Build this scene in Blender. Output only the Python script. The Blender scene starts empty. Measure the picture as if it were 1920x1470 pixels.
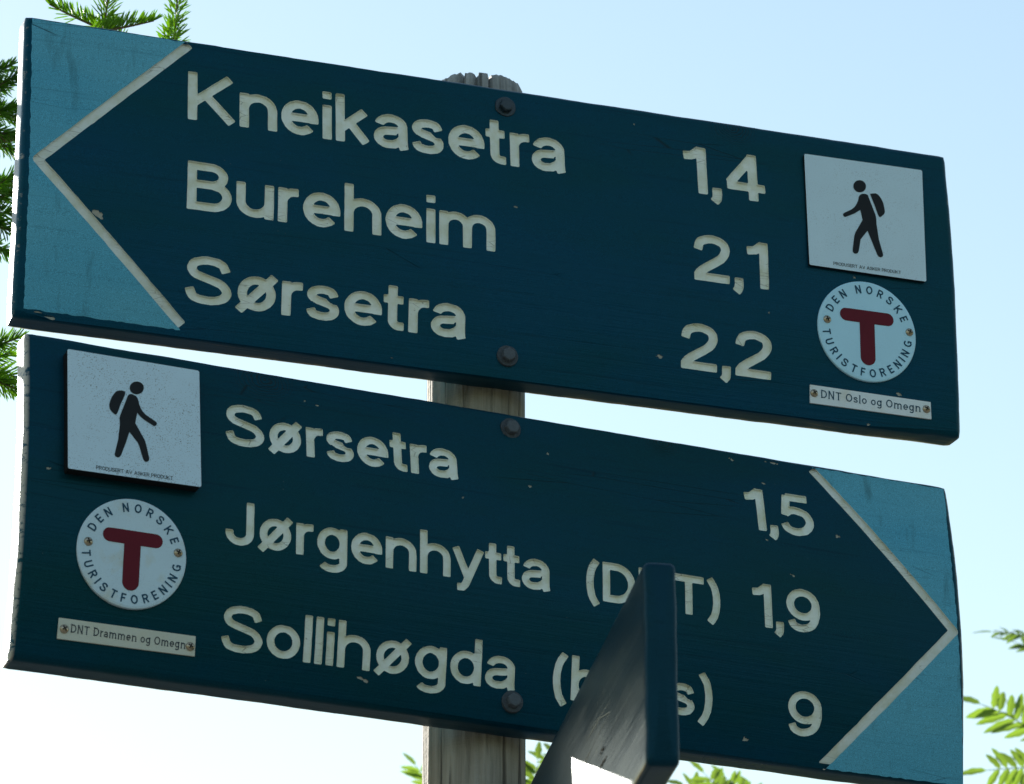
import bpy, bmesh, math, random
import numpy as np
from mathutils import Vector, Matrix, noise
from mathutils.geometry import delaunay_2d_cdt
R = math.radians
S = bpy.context.scene
COL = S.collection

# ------------------------------------------------------------------ camera, sky, sun, exposure
F_PX, PITCH = 7300.0, R(24)                      # focal length in photo pixels (1920 wide), upward pitch
CAM = Vector((0.036, -3.50994, 1.6))
SUN_AZ, SUN_EL = R(29.1), R(22.7)                # degrees left of the view direction, above the horizon
cd = bpy.data.cameras.new('camera'); cam = bpy.data.objects.new('camera', cd); COL.objects.link(cam)
cam.location = CAM; cam.rotation_euler = (math.pi/2 + PITCH, 0, 0)
cd.sensor_width = 36; cd.lens = 36*F_PX/1920; cd.clip_start = .05; cd.clip_end = 8000
cd.dof.use_dof = True; cd.dof.focus_distance = 3.80; cd.dof.aperture_fstop = 15
S.camera = cam
w = bpy.data.worlds.new('World'); S.world = w; w.use_nodes = True
nt = w.node_tree; bg = nt.nodes['Background']
sky = nt.nodes.new('ShaderNodeTexSky'); sky.sky_type = 'NISHITA'; sky.sun_disc = False
sky.sun_elevation = SUN_EL; sky.sun_rotation = -SUN_AZ
sky.air_density = 1.8; sky.dust_density = 0.26; sky.ozone_density = 1.0; sky.altitude = 300
nt.links.new(sky.outputs[0], bg.inputs[0]); bg.inputs[1].default_value = 0.085
sd = bpy.data.lights.new('sun', 'SUN'); sun = bpy.data.objects.new('sun', sd); COL.objects.link(sun)
sd.energy = 5.0; sd.angle = R(.5); sd.color = (1.0, .94, .85)
SDIR = Vector((-math.sin(SUN_AZ)*math.cos(SUN_EL), math.cos(SUN_AZ)*math.cos(SUN_EL), math.sin(SUN_EL)))
sun.rotation_euler = SDIR.to_track_quat('Z', 'Y').to_euler()
S.view_settings.view_transform = 'Standard'; S.view_settings.look = 'None'
S.view_settings.exposure = 1.13; S.view_settings.gamma = 1

# ------------------------------------------------------------------ pixel rays
def ray(px, py):
    c, s = math.cos(PITCH), math.sin(PITCH); X = (px-960)/F_PX; V = -(py-735)/F_PX
    return Vector((X, c-V*s, s+V*c))
def at_y(px, py, y):                              # the point of that ray standing at depth y
    d = ray(px, py); return CAM + d*((y-CAM.y)/d.y)
def to_px(P):
    d = P-CAM; c, s = math.cos(PITCH), math.sin(PITCH)
    dep = d.y*c+d.z*s; v = -d.y*s+d.z*c
    if dep < .1: return None
    return 960+F_PX*d.x/dep, 735-F_PX*v/dep

# ------------------------------------------------------------------ object helpers
def tag(o, label=None, cat=None, group=None, kind=None):
    if label: o['label'] = label
    if cat: o['category'] = cat
    if group: o['group'] = group
    if kind: o['kind'] = kind
    return o
def empty(name, mat=None):
    o = bpy.data.objects.new(name, None); COL.objects.link(o); o.empty_display_size = .05
    if mat is not None: o.matrix_world = mat
    return o
def mesh_obj(name, V, Fc, mats, parent=None, smooth=False, fmat=None):
    me = bpy.data.meshes.new(name); me.from_pydata([tuple(v) for v in V], [], Fc)
    for m in (mats if isinstance(mats, (list, tuple)) else [mats]): me.materials.append(m)
    if fmat is not None: me.polygons.foreach_set('material_index', fmat)
    if smooth: me.polygons.foreach_set('use_smooth', [True]*len(me.polygons))
    me.update()
    o = bpy.data.objects.new(name, me); COL.objects.link(o)
    if parent is not None: o.parent = parent
    return o
def lathe(prof, n, axis_pt=(0, 0, 0), seg0=0.0):
    # profile (radius, height) spun about -Y (height grows towards -Y, the front of a board)
    V, Fc = [], []
    for r, h in prof:
        for k in range(n):
            a = seg0+2*math.pi*k/n; V.append((axis_pt[0]+r*math.cos(a), axis_pt[1]-h, axis_pt[2]+r*math.sin(a)))
    for i in range(len(prof)-1):
        for k in range(n):
            a, b = i*n+k, i*n+(k+1) % n; Fc.append((a, b, b+n, a+n))
    Fc.append(tuple(range((len(prof)-1)*n, len(prof)*n))[::1])
    return V, Fc
def tube(pts, rad, n=6):
    V, Fc = [], []; up = Vector((.3, .2, 1)).normalized()
    for i, p in enumerate(pts):
        t = (pts[min(i+1, len(pts)-1)]-pts[max(i-1, 0)]).normalized()
        a = t.cross(up)
        if a.length < .05: a = t.cross(Vector((1, 0, 0)))
        a.normalize(); b = t.cross(a)
        for k in range(n):
            g = 2*math.pi*k/n; V.append(p+(a*math.cos(g)+b*math.sin(g))*rad[i])
    for i in range(len(pts)-1):
        for k in range(n):
            q, r = i*n+k, i*n+(k+1) % n; Fc.append((q, r, r+n, q+n))
    Fc.append(tuple(range(n))[::-1]); Fc.append(tuple(range((len(pts)-1)*n, len(pts)*n)))
    return V, Fc

# ------------------------------------------------------------------ materials
def material(name):
    m = bpy.data.materials.new(name); m.use_nodes = True
    nt = m.node_tree; b = nt.nodes['Principled BSDF']
    def nd(t, **k):
        n = nt.nodes.new('ShaderNode'+t)
        for a, v in k.items(): setattr(n, a, v)
        return n
    return m, nt, b, nd
def coords(nt, nd, scale=(1, 1, 1), kind='Object'):
    tc = nd('TexCoord'); mp = nd('Mapping'); mp.inputs['Scale'].default_value = scale
    nt.links.new(tc.outputs[kind], mp.inputs['Vector']); return mp.outputs[0]
def tex_noise(nt, nd, vec, scale, detail=4, rough=.6, dist=0):
    n = nd('TexNoise'); n.inputs['Scale'].default_value = scale; n.inputs['Detail'].default_value = detail
    n.inputs['Roughness'].default_value = rough; n.inputs['Distortion'].default_value = dist
    nt.links.new(vec, n.inputs['Vector']); return n.outputs['Fac']
def ramp(nt, nd, fac, stops):
    r = nd('ValToRGB'); e = r.color_ramp.elements
    while len(e) < len(stops): e.new(.5)
    for i, (p, c) in enumerate(stops):
        e[i].position = p; e[i].color = (c if len(c) == 4 else (*c, 1)) if not isinstance(c, (int, float)) else (c, c, c, 1)
    nt.links.new(fac, r.inputs[0]); return r.outputs[0]
def math_(nt, nd, op, a, b=None, clamp=False):
    n = nd('Math', operation=op, use_clamp=clamp)
    for i, v in enumerate((a, b)):
        if v is None: continue
        if isinstance(v, (int, float)): n.inputs[i].default_value = v
        else: nt.links.new(v, n.inputs[i])
    return n.outputs[0]
def mix(nt, nd, fac, a, b):
    n = nd('Mix', data_type='RGBA')
    for i, v in ((0, fac), (6, a), (7, b)):
        if isinstance(v, (int, float)): n.inputs[i].default_value = v
        elif isinstance(v, tuple): n.inputs[i].default_value = (*v, 1) if len(v) == 3 else v
        else: nt.links.new(v, n.inputs[i])
    return n.outputs[2]
def bump(nt, nd, b, h, strength, dist):
    n = nd('Bump'); n.inputs['Strength'].default_value = strength; n.inputs['Distance'].default_value = dist
    nt.links.new(h, n.inputs['Height']); nt.links.new(n.outputs[0], b.inputs['Normal']); return n

def painted_wood(name, col, col2, halfw, wear_edge, rough=.36, knots=(), streak=.5, seed=0., grime=0., spec=.18):
    """brushed paint over planed wood: long grain ripples, hairline cracks, knots showing through, bare edges"""
    m, nt, b, nd = material(name)
    L = nt.links.new
    tc = nd('TexCoord'); mp = nd('Mapping'); mp.inputs['Location'].default_value = (seed, seed*.7, seed*.3)
    L(tc.outputs['Object'], mp.inputs['Vector']); P = mp.outputs[0]
    def sc(v):
        n = nd('Mapping'); n.inputs['Scale'].default_value = v; L(P, n.inputs['Vector']); return n.outputs[0]
    grain = tex_noise(nt, nd, sc((5, 60, 190)), 1, 5, .65, .4)
    fine = tex_noise(nt, nd, sc((14, 200, 620)), 1, 3, .6)
    broad = tex_noise(nt, nd, sc((3, 3, 9)), 1, 4, .6)
    c = mix(nt, nd, ramp(nt, nd, broad, [(.36, 0.), (.64, 1.)]), col, col2)
    dark = ramp(nt, nd, grain, [(.28, 1.), (.42, 0.)])
    c = mix(nt, nd, math_(nt, nd, 'MULTIPLY', dark, streak), c, tuple(x*.45 for x in col))
    mott = tex_noise(nt, nd, sc((1500, 1500, 1900)), 1, 2, .6)          # fine dusty mottle of old paint
    mm = nd('Mix', data_type='RGBA', blend_type='MULTIPLY'); mm.inputs[0].default_value = 1
    L(c, mm.inputs[6]); L(ramp(nt, nd, mott, [(.30, .55), (.70, 1.5)]), mm.inputs[7]); c = mm.outputs[2]
    # hairline cracks along the grain
    ck = nd('TexVoronoi', feature='DISTANCE_TO_EDGE'); ck.inputs['Scale'].default_value = 1
    L(sc((5, 30, 70)), ck.inputs['Vector'])
    ckl = ramp(nt, nd, ck.outputs['Distance'], [(.0, 1.), (.012, 0.)])
    ckm = ramp(nt, nd, tex_noise(nt, nd, sc((2.5, 2.5, 14)), 1.3, 2, .5), [(.60, 0.), (.66, 1.)])
    crack = math_(nt, nd, 'MULTIPLY', ckl, ckm)
    c = mix(nt, nd, math_(nt, nd, 'MULTIPLY', crack, .8), c, (.006, .008, .008))
    h = math_(nt, nd, 'ADD', math_(nt, nd, 'MULTIPLY', grain, .6), math_(nt, nd, 'MULTIPLY', fine, .3))
    h = math_(nt, nd, 'SUBTRACT', h, math_(nt, nd, 'MULTIPLY', crack, .9))
    sep = nd('SeparateXYZ'); L(tc.outputs['Object'], sep.inputs[0])
    for kx, kz, kr in knots:
        dx = math_(nt, nd, 'SUBTRACT', sep.outputs[0], kx); dz = math_(nt, nd, 'SUBTRACT', sep.outputs[2], kz)
        dx = math_(nt, nd, 'MULTIPLY', dx, .75)
        d = math_(nt, nd, 'SQRT', math_(nt, nd, 'ADD', math_(nt, nd, 'MULTIPLY', dx, dx), math_(nt, nd, 'MULTIPLY', dz, dz)))
        d = math_(nt, nd, 'ADD', d, math_(nt, nd, 'MULTIPLY', math_(nt, nd, 'SUBTRACT', tex_noise(nt, nd, sc((60, 60, 60)), 1, 2), .5), kr*.8))
        near = ramp(nt, nd, math_(nt, nd, 'DIVIDE', d, kr*2.2), [(.25, 1.), (1., 0.)])
        ring = math_(nt, nd, 'SINE', math_(nt, nd, 'MULTIPLY', d, 6.28*4/kr))
        ringd = math_(nt, nd, 'MULTIPLY', ramp(nt, nd, ring, [(.3, 0.), (.9, 1.)]), near)
        h = math_(nt, nd, 'SUBTRACT', h, math_(nt, nd, 'MULTIPLY', ringd, .9))
        c = mix(nt, nd, math_(nt, nd, 'MULTIPLY', ringd, .75), c, (.012, .014, .012))
    if grime:
        g = ramp(nt, nd, tex_noise(nt, nd, sc((60, 60, 9)), 1, 4, .6), [(.58, 0.), (.75, 1.)])
        c = mix(nt, nd, math_(nt, nd, 'MULTIPLY', g, grime), c, (.03, .06, .045))
    # tiny dust and droppings
    sp = nd('TexVoronoi'); sp.inputs['Scale'].default_value = 150; L(P, sp.inputs['Vector'])
    spk = math_(nt, nd, 'MULTIPLY', ramp(nt, nd, sp.outputs['Distance'], [(.05, 1.), (.09, 0.)]),
                ramp(nt, nd, tex_noise(nt, nd, sc((25, 25, 25)), 1, 2), [(.66, 0.), (.7, 1.)]))
    c = mix(nt, nd, math_(nt, nd, 'MULTIPLY', spk, .35), c, (.22, .24, .2))
    # bare wood where paint has gone from the board ends
    ax = math_(nt, nd, 'ABSOLUTE', sep.outputs[0])
    e = math_(nt, nd, 'MULTIPLY', math_(nt, nd, 'SUBTRACT', ax, halfw-.004), 300., True)
    wn = ramp(nt, nd, tex_noise(nt, nd, sc((90, 90, 150)), 1, 5, .7), [(.62-wear_edge*.35, 0.), (.70-wear_edge*.35, 1.)])
    wf = math_(nt, nd, 'MULTIPLY', e, wn)
    c = mix(nt, nd, wf, c, (.55, .49, .41))
    L(c, b.inputs['Base Color'])
    rr = math_(nt, nd, 'ADD', math_(nt, nd, 'MULTIPLY', broad, .18), rough-.09)
    rr = math_(nt, nd, 'ADD', rr, math_(nt, nd, 'MULTIPLY', wf, .15)); L(rr, b.inputs['Roughness'])
    bump(nt, nd, b, h, .35, .0016); L(math_(nt, nd, 'ADD', math_(nt, nd, 'MULTIPLY', e, .4), spec), b.inputs['Specular IOR Level']); b.inputs['Specular Tint'].default_value = (.3, .85, 1, 1)
    return m

def letter_paint(name, col, dirt):
    m, nt, b, nd = material(name); L = nt.links.new
    tc = nd('TexCoord')
    def sc(v):
        n = nd('Mapping'); n.inputs['Scale'].default_value = v; L(tc.outputs['Object'], n.inputs['Vector']); return n.outputs[0]
    n1 = tex_noise(nt, nd, sc((60, 60, 60)), 1, 5, .65)
    n2 = tex_noise(nt, nd, sc((260, 260, 420)), 1, 3, .6)
    c = mix(nt, nd, ramp(nt, nd, n1, [(.4, 0.), (.72, 1.)]), col, tuple(a*b_ for a, b_ in zip(col, (.82, .80, .66))))
    sp = ramp(nt, nd, n2, [(.70, 0.), (.76, 1.)])
    c = mix(nt, nd, math_(nt, nd, 'MULTIPLY', sp, dirt), c, (.10, .09, .05))
    ck = nd('TexVoronoi', feature='DISTANCE_TO_EDGE'); ck.inputs['Scale'].default_value = 1; L(sc((40, 60, 170)), ck.inputs['Vector'])
    ckl = math_(nt, nd, 'MULTIPLY', ramp(nt, nd, ck.outputs['Distance'], [(0., 1.), (.03, 0.)]),
                ramp(nt, nd, tex_noise(nt, nd, sc((20, 20, 20)), 1, 2), [(.55, 0.), (.62, 1.)]))
    c = mix(nt, nd, math_(nt, nd, 'MULTIPLY', ckl, .6), c, (.07, .06, .04))
    L(c, b.inputs['Base Color']); b.inputs['Roughness'].default_value = .6
    bump(nt, nd, b, math_(nt, nd, 'SUBTRACT', n1, math_(nt, nd, 'MULTIPLY', ckl, .5)), .25, .001)
    return m

def plate_mat(name, col, speck, rough=.45, metal=0., stain=None, stain_pts=()):
    m, nt, b, nd = material(name); L = nt.links.new
    P = coords(nt, nd)
    n1 = tex_noise(nt, nd, P, 25, 5, .6); n2 = tex_noise(nt, nd, P, 900, 2, .6); n3 = tex_noise(nt, nd, P, 30, 3, .6)
    c = mix(nt, nd, n1, tuple(x*.9 for x in col), col)
    fine = ramp(nt, nd, tex_noise(nt, nd, P, 950, 2, .55), [(.60, 0.), (.68, 1.)])
    dens = ramp(nt, nd, n3, [(.36, .12), (.60, 1.)])
    c = mix(nt, nd, math_(nt, nd, 'MULTIPLY', math_(nt, nd, 'MULTIPLY', fine, dens), speck), c, (.06, .075, .075))
    if stain:
        st = ramp(nt, nd, tex_noise(nt, nd, P, 38, 3, .55), [(.54, 0.), (.74, 1.)])
        c = mix(nt, nd, math_(nt, nd, 'MULTIPLY', st, .55), c, stain)
    L(c, b.inputs['Base Color']); b.inputs['Roughness'].default_value = rough; b.inputs['Metallic'].default_value = metal
    bump(nt, nd, b, math_(nt, nd, 'ADD', n1, math_(nt, nd, 'MULTIPLY', n2, .15)), .12, .001)
    return m
def plain(name, col, rough=.6, metal=0., var=.25, scale=60):
    m, nt, b, nd = material(name)
    n = tex_noise(nt, nd, coords(nt, nd), scale, 4, .6)
    nt.links.new(mix(nt, nd, n, tuple(x*(1-var) for x in col), tuple(min(1, x*(1+var)) for x in col)), b.inputs['Base Color'])
    b.inputs['Roughness'].default_value = rough; b.inputs['Metallic'].default_value = metal
    b.inputs['Specular IOR Level'].default_value = .5 if metal else .15
    bump(nt, nd, b, n, .2, .001); return m
def leaf_mat(name, c_up, c_tr, var=.3, rough=.4, tr=.5):
    m, nt, b, nd = material(name); L = nt.links.new
    oi = nd('ObjectInfo'); P = coords(nt, nd)
    n = tex_noise(nt, nd, P, 14, 3, .6)
    f = math_(nt, nd, 'ADD', math_(nt, nd, 'MULTIPLY', oi.outputs['Random'], .5), math_(nt, nd, 'MULTIPLY', n, .5))
    L(mix(nt, nd, f, tuple(x*(1-var) for x in c_up), tuple(x*(1+var) for x in c_up)), b.inputs['Base Color'])
    b.inputs['Roughness'].default_value = rough
    t = nd('BsdfTranslucent'); L(mix(nt, nd, f, tuple(x*(1-var) for x in c_tr), tuple(min(1, x*(1+var)) for x in c_tr)), t.inputs[0])
    mx = nd('MixShader'); mx.inputs[0].default_value = tr
    L(b.outputs[0], mx.inputs[1]); L(t.outputs[0], mx.inputs[2]); L(mx.outputs[0], nt.nodes['Material Output'].inputs[0])
    return m

NAVY, NAVY2 = (.0003, .039, .082), (.0006, .039, .056)
NAVY_B, NAVY_B2 = (.0005, .034, .066), (.0010, .034, .044)   # the lower board's paint is darker and greener
PALE, PALE2 = (.085, .345, .50), (.115, .385, .52)
M = {
 'cream': letter_paint('cream_letter_paint', (.80, .86, .81), .5),
 'groove': letter_paint('groove_paint', (.70, .76, .74), .6),
 'bare': plain('bare_wood', (.36, .36, .31), .8, 0, .35, 300),
 'plaque': plate_mat('plaque_white', (.60, .79, .90), .35),
 'plaque_dirty': plate_mat('plaque_white_mildewed', (.58, .77, .90), .95),
 'edge': plain('plaque_edge_black', (.012, .014, .016), .6),
 'print': plain('print_black', (.014, .017, .020), .55),
 'disc': plate_mat('disc_white', (.47, .81, 1.0), .12, .35, .0, None),
 'disc_old': plate_mat('disc_white_aged', (.57, .76, .88), .25, .35, .0, (.50, .48, .30)),
 'red': plain('mark_red', (.125, .008, .020), .45, 0, .12),
 'navy_print': plain('print_blue_grey', (.010, .065, .120), .5, 0, .1),
 'grey_print': plain('print_grey', (.035, .05, .07), .5, 0, .1),
 'strip': plate_mat('aluminium_strip', (.76, .86, .92), .1, .4, 0., (.62, .58, .42)),
 'strip_old': plate_mat('aluminium_strip_aged', (.62, .66, .58), .15, .45, 0., (.58, .55, .40)),
 'screw': plain('screw_brass', (.42, .36, .27), .32, .9, .3, 700),
 'slot': plain('screw_slot', (.03, .025, .02), .6),
 'bolt': plain('galvanised_bolt', (.085, .105, .125), .6, 0., .35, 400),
 'bolt_painted': plain('bolt_painted_over', (.012, .030, .045), .4, .1, .4, 400),
 'washer': plain('weathered_washer', (.060, .075, .090), .7, 0., .6, 500),
 'needle': leaf_mat('spruce_needles', (.065, .130, .020), (.50, .82, .09), .35, .45, .6),
 'needle_dark': leaf_mat('spruce_needles_dark', (.050, .105, .024), (.34, .60, .08), .35, .45, .55),  # darker copy of the needle colours
 'twig': plain('spruce_twig', (.16, .12, .06), .8, 0, .35, 200),
 'bark': plain('spruce_bark', (.10, .075, .055), .9, 0, .4, 40),
 'rowan': leaf_mat('rowan_leaf', (.050, .110, .020), (.20, .33, .028), .40, .38, .48),
 'rowan_bark': plain('rowan_bark', (.17, .16, .14), .75, 0, .3, 40),
}

# ------------------------------------------------------------------ ground, forest behind the viewer
def ground_mat():
    m, nt, b, nd = material('forest_ground')
    P = coords(nt, nd); n = tex_noise(nt, nd, P, .6, 8, .65); n2 = tex_noise(nt, nd, P, 14, 5, .65)
    c = mix(nt, nd, ramp(nt, nd, n, [(.4, 0.), (.6, 1.)]), (.075, .095, .028), (.13, .105, .06))
    c = mix(nt, nd, math_(nt, nd, 'MULTIPLY', n2, .5), c, (.05, .06, .02))
    # unseen pale gravel round the post, added to bounce sunlight onto the boards
    ln = nd('VectorMath', operation='LENGTH'); nt.links.new(P, ln.inputs[0])
    rim = math_(nt, nd, 'ADD', ln.outputs['Value'], math_(nt, nd, 'MULTIPLY', n, 5.))
    gm = ramp(nt, nd, math_(nt, nd, 'DIVIDE', rim, 20.), [(.55, 1.), (.68, 0.)])
    gr = tex_noise(nt, nd, P, 60, 4, .7)
    c = mix(nt, nd, gm, c, mix(nt, nd, gr, (.09, .09, .085), (.18, .175, .165)))
    nt.links.new(c, b.inputs['Base Color'])
    b.inputs['Roughness'].default_value = .95; bump(nt, nd, b, n2, .8, .05); return m
V, Fc = [], []; N = 60
def gz(x, y):
    d = math.hypot(x, y); return (noise.noise((x*.15, y*.15, 0))*.12 if d < 60 else 0)*min(1, max(0, d-.6))
rings = [0, .5, 1, 2, 3, 5, 8, 12, 18, 30, 60, 150, 500, 2000, 6000]
V.append((0, 0, 0))
for r in rings[1:]:
    for k in range(N):
        a = 2*math.pi*k/N; x, y = r*math.cos(a), r*math.sin(a); V.append((x, y, gz(x, y)))
for k in range(N): Fc.append((0, 1+k, 1+(k+1) % N))
for i in range(len(rings)-2):
    for k in range(N):
        a, b = 1+i*N+k, 1+i*N+(k+1) % N; Fc.append((a, a+N, b+N, b))
tag(mesh_obj('ground', V, Fc, ground_mat(), smooth=True), 'mossy forest floor around the signpost, with unseen pale gravel added to bounce light', None, None, 'structure')

def forest():
    rnd = random.Random(5); V, Fc = [], []
    for k in range(170):
        az = rnd.uniform(0, 360) if k < 110 else rnd.uniform(95, 185); a = R(az)                 # measured from the view direction, to the right
        back = math.cos(R(az-145)) # tall wood behind the viewer, low scrub ahead
        d = rnd.uniform(15, 24)
        off = abs((az+180) % 360-180)
        el = 7+rnd.uniform(-3, 2) if off < 75 else rnd.uniform(8, 16) if abs(az-140) > 40 else rnd.uniform(16, 22)
        x, y = d*math.sin(a), CAM.y+d*math.cos(a)
        H = 1.6+d*math.tan(R(el)); W = H*rnd.uniform(.16, .23); ns = 13
        layers = int(H*2)+4
        for j in range(layers):
            t = j/layers; z0 = .4+(H-.4)*t; r = W*(1-t)**.8+.05; hh = (H-.4)/layers*2.0; b0 = len(V)
            V.append((x, y, min(H, z0+hh)))
            for s in range(ns*2):
                g = 2*math.pi*s/(ns*2)+rnd.uniform(-.08, .08); rr = r*(rnd.uniform(.85, 1.15) if s % 2 else rnd.uniform(.35, .6))
                V.append((x+rr*math.cos(g), y+rr*math.sin(g), z0-(r*.25 if s % 2 else 0)+rnd.uniform(-.1, .1)))
            for s in range(ns*2): Fc.append((b0, b0+1+s, b0+1+(s+1) % (ns*2)))
    o = mesh_obj('distant_forest', V, Fc, leaf_mat('far_conifers', (.030, .055, .018), (.05, .09, .02), .3, .6, .2))
    tag(o, 'dark spruce wood ringing the clearing', None, None, 'stuff')
forest()

# ------------------------------------------------------------------ stroke alphabet (centre lines in cap-height units)
def arc(cx, cy, rx, ry, a0, a1, n=20):
    return [(cx+rx*math.cos(R(a0+(a1-a0)*i/n)), cy+ry*math.sin(R(a0+(a1-a0)*i/n))) for i in range(n+1)]
def cat(pts, n=7):
    out = []; P = [pts[0]]+list(pts)+[pts[-1]]
    for i in range(1, len(P)-2):
        p0, p1, p2, p3 = P[i-1:i+3]
        for k in range(n):
            t = k/n
            out.append(tuple(.5*(2*p1[j]+(p2[j]-p0[j])*t+(2*p0[j]-5*p1[j]+4*p2[j]-p3[j])*t*t+(3*p1[j]-p0[j]-3*p2[j]+p3[j])*t**3) for j in (0, 1)))
    return out+[pts[-1]]
X = .715
G = {
 'n': [[(.09, 0), (.09, X)], arc(.305, .40, .215, .24, 180, 0)+[(.52, 0)]],
 'm': [[(.09, 0), (.09, X)], arc(.275, .43, .185, .21, 180, 0)+[(.46, 0)], arc(.645, .43, .185, .21, 180, 0)+[(.83, 0)]],
 'h': [[(.09, 0), (.09, 1)], arc(.305, .40, .215, .24, 180, 0)+[(.52, 0)]],
 'u': [[(.52, 0), (.52, X)], [(.09, X)]+arc(.305, .33, .215, .24, 180, 360)],
 'r': [[(.09, 0), (.09, X)], arc(.31, .42, .22, .22, 180, 90, 10)+[(.38, .64)]],
 'i': [[(.09, 0), (.09, X)], [(.09, .84), (.09, 1.0)]],
 'l': [[(.09, 0), (.09, 1)]],
 'k': [[(.09, 0), (.09, 1)], [(.10, .28), (.47, .68)], [(.24, .42), (.49, .03)]],
 'K': [[(.09, 0), (.09, 1)], [(.10, .36), (.66, .95)], [(.29, .54), (.69, .03)]],
 'e': [[(.52, .272)]+arc(.305, .365, .215, .275, 0, 185, 24), arc(.305, .365, .215, .275, 160, 318, 24), [(.10, .365), (.50, .365)]],
 'a': [arc(.285, .46, .185, .175, 170, 0, 20)+[(.47, .14), (.475, .06), (.49, 0)], [(.47, .40), (.42, .385), (.25, .365)]+arc(.23, .225, .145, .14, 90, 270, 16)+[(.33, .095), (.42, .16), (.47, .24)]],
 's': [cat([(.44, .50), (.395, .605), (.27, .64), (.14, .60), (.10, .51), (.15, .43), (.27, .385), (.40, .33), (.45, .22), (.40, .12), (.27, .085), (.13, .125), (.09, .225)])],
 'S': [cat([(.63, .70), (.56, .86), (.365, .915), (.18, .86), (.12, .735), (.18, .61), (.37, .53), (.57, .44), (.65, .28), (.57, .14), (.37, .085), (.16, .14), (.09, .32)])],
 't': [[(.19, .93)]+arc(.31, .21, .12, .12, 180, 270, 8)+[(.40, .09)], [(.02, .64), (.385, .64)]],
 'o': [arc(.305, .365, .215, .275, 0, 360, 40)],
 'ø': [arc(.305, .365, .215, .275, 0, 360, 40), [(.04, -.02), (.57, .75)]],
 'd': [arc(.295, .365, .205, .275, 0, 360, 40), [(.50, 0), (.50, 1)]],
 'b': [arc(.295, .365, .205, .275, 0, 360, 40), [(.09, 0), (.09, 1)]],
 'g': [arc(.295, .365, .205, .275, 0, 360, 40), [(.50, X)]+arc(.30, -.06, .20, .15, 0, -155, 16)],
 'y': [[(.06, .72), (.285, .05)], [(.53, .72), (.29, .02), (.245, -.11), (.19, -.18), (.09, -.185)]],
 'B': [[(.09, 0), (.09, 1)], [(.09, .91), (.37, .91)]+arc(.37, .725, .19, .185, 90, -90)+[(.09, .54)], [(.30, .54), (.40, .54)]+arc(.40, .315, .22, .225, 90, -90)+[(.09, .09)]],
 'J': [[(.46, 1)]+arc(.275, .28, .185, .195, 0, -180)+[(.09, .34)]],
 'D': [[(.09, 0), (.09, 1)], [(.09, .91), (.30, .91)]+arc(.30, .5, .33, .41, 90, -90, 24)+[(.09, .09)]],
 'N': [[(.09, 0), (.09, 1)], [(.09, .97), (.60, .03)], [(.60, 0), (.60, 1)]],
 'T': [[(.0, .91), (.66, .91)], [(.33, .95), (.33, 0)]],
 '(': [cat([(.28, 1.0), (.15, .77), (.10, .43), (.15, .09), (.28, -.13)])],
 ')': [cat([(.0, 1.0), (.13, .77), (.18, .43), (.13, .09), (.0, -.13)])],
 '1': [[(.33, 0), (.33, 1)], cat([(.05, .79), (.18, .81), (.27, .90), (.32, .95)])],
 '2': [cat([(.09, .66), (.14, .84), (.32, .915), (.50, .85), (.55, .69), (.47, .51), (.29, .35), (.13, .20), (.09, .09)]), [(.02, .09), (.61, .09)]],
 '4': [[(.44, 0), (.44, 1)], [(.44, .93), (.07, .33)], [(.03, .28), (.63, .28)]],
 '5': [[(.56, .91), (.16, .91)], [(.17, .95), (.12, .46)], cat([(.115, .50), (.21, .585), (.33, .60), (.50, .53), (.57, .34), (.49, .16), (.32, .085), (.15, .14), (.09, .27)])],
 '9': [arc(.325, .635, .235, .28, 0, 360, 40), cat([(.56, .66), (.56, .42), (.48, .18), (.30, .085), (.15, .14), (.10, .26)])],
 ',': [cat([(.115, .17), (.118, .03), (.10, -.07), (.05, -.14)])],
 'O': [arc(.40, .5, .31, .41, 0, 360, 48)],
 'E': [[(.09, 0), (.09, 1)], [(.09, .91), (.56, .91)], [(.09, .5), (.52, .5)], [(.09, .09), (.57, .09)]],
 'F': [[(.09, 0), (.09, 1)], [(.09, .91), (.55, .91)], [(.09, .5), (.49, .5)]],
 'G': [arc(.40, .5, .31, .41, 45, 330, 30), [(.66, 0.05), (.66, .44)], [(.42, .46), (.70, .46)]],
 'I': [[(.09, 0), (.09, 1)]],
 'P': [[(.09, 0), (.09, 1)], [(.09, .91), (.36, .91)]+arc(.36, .69, .21, .22, 90, -90)+[(.09, .47)]],
 'R': [[(.09, 0), (.09, 1)], [(.09, .91), (.38, .91)]+arc(.38, .70, .20, .21, 90, -90)+[(.09, .49)], [(.34, .49), (.60, .03)]],
 'U': [[(.09, 1)]+arc(.34, .34, .25, .255, 180, 360)+[(.59, 1)]],
 'A': [[(.04, .02), (.36, .97), (.68, .02)], [(.15, .32), (.57, .32)]],
 'V': [[(.04, .98), (.35, .04), (.66, .98)]],
}
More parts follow.
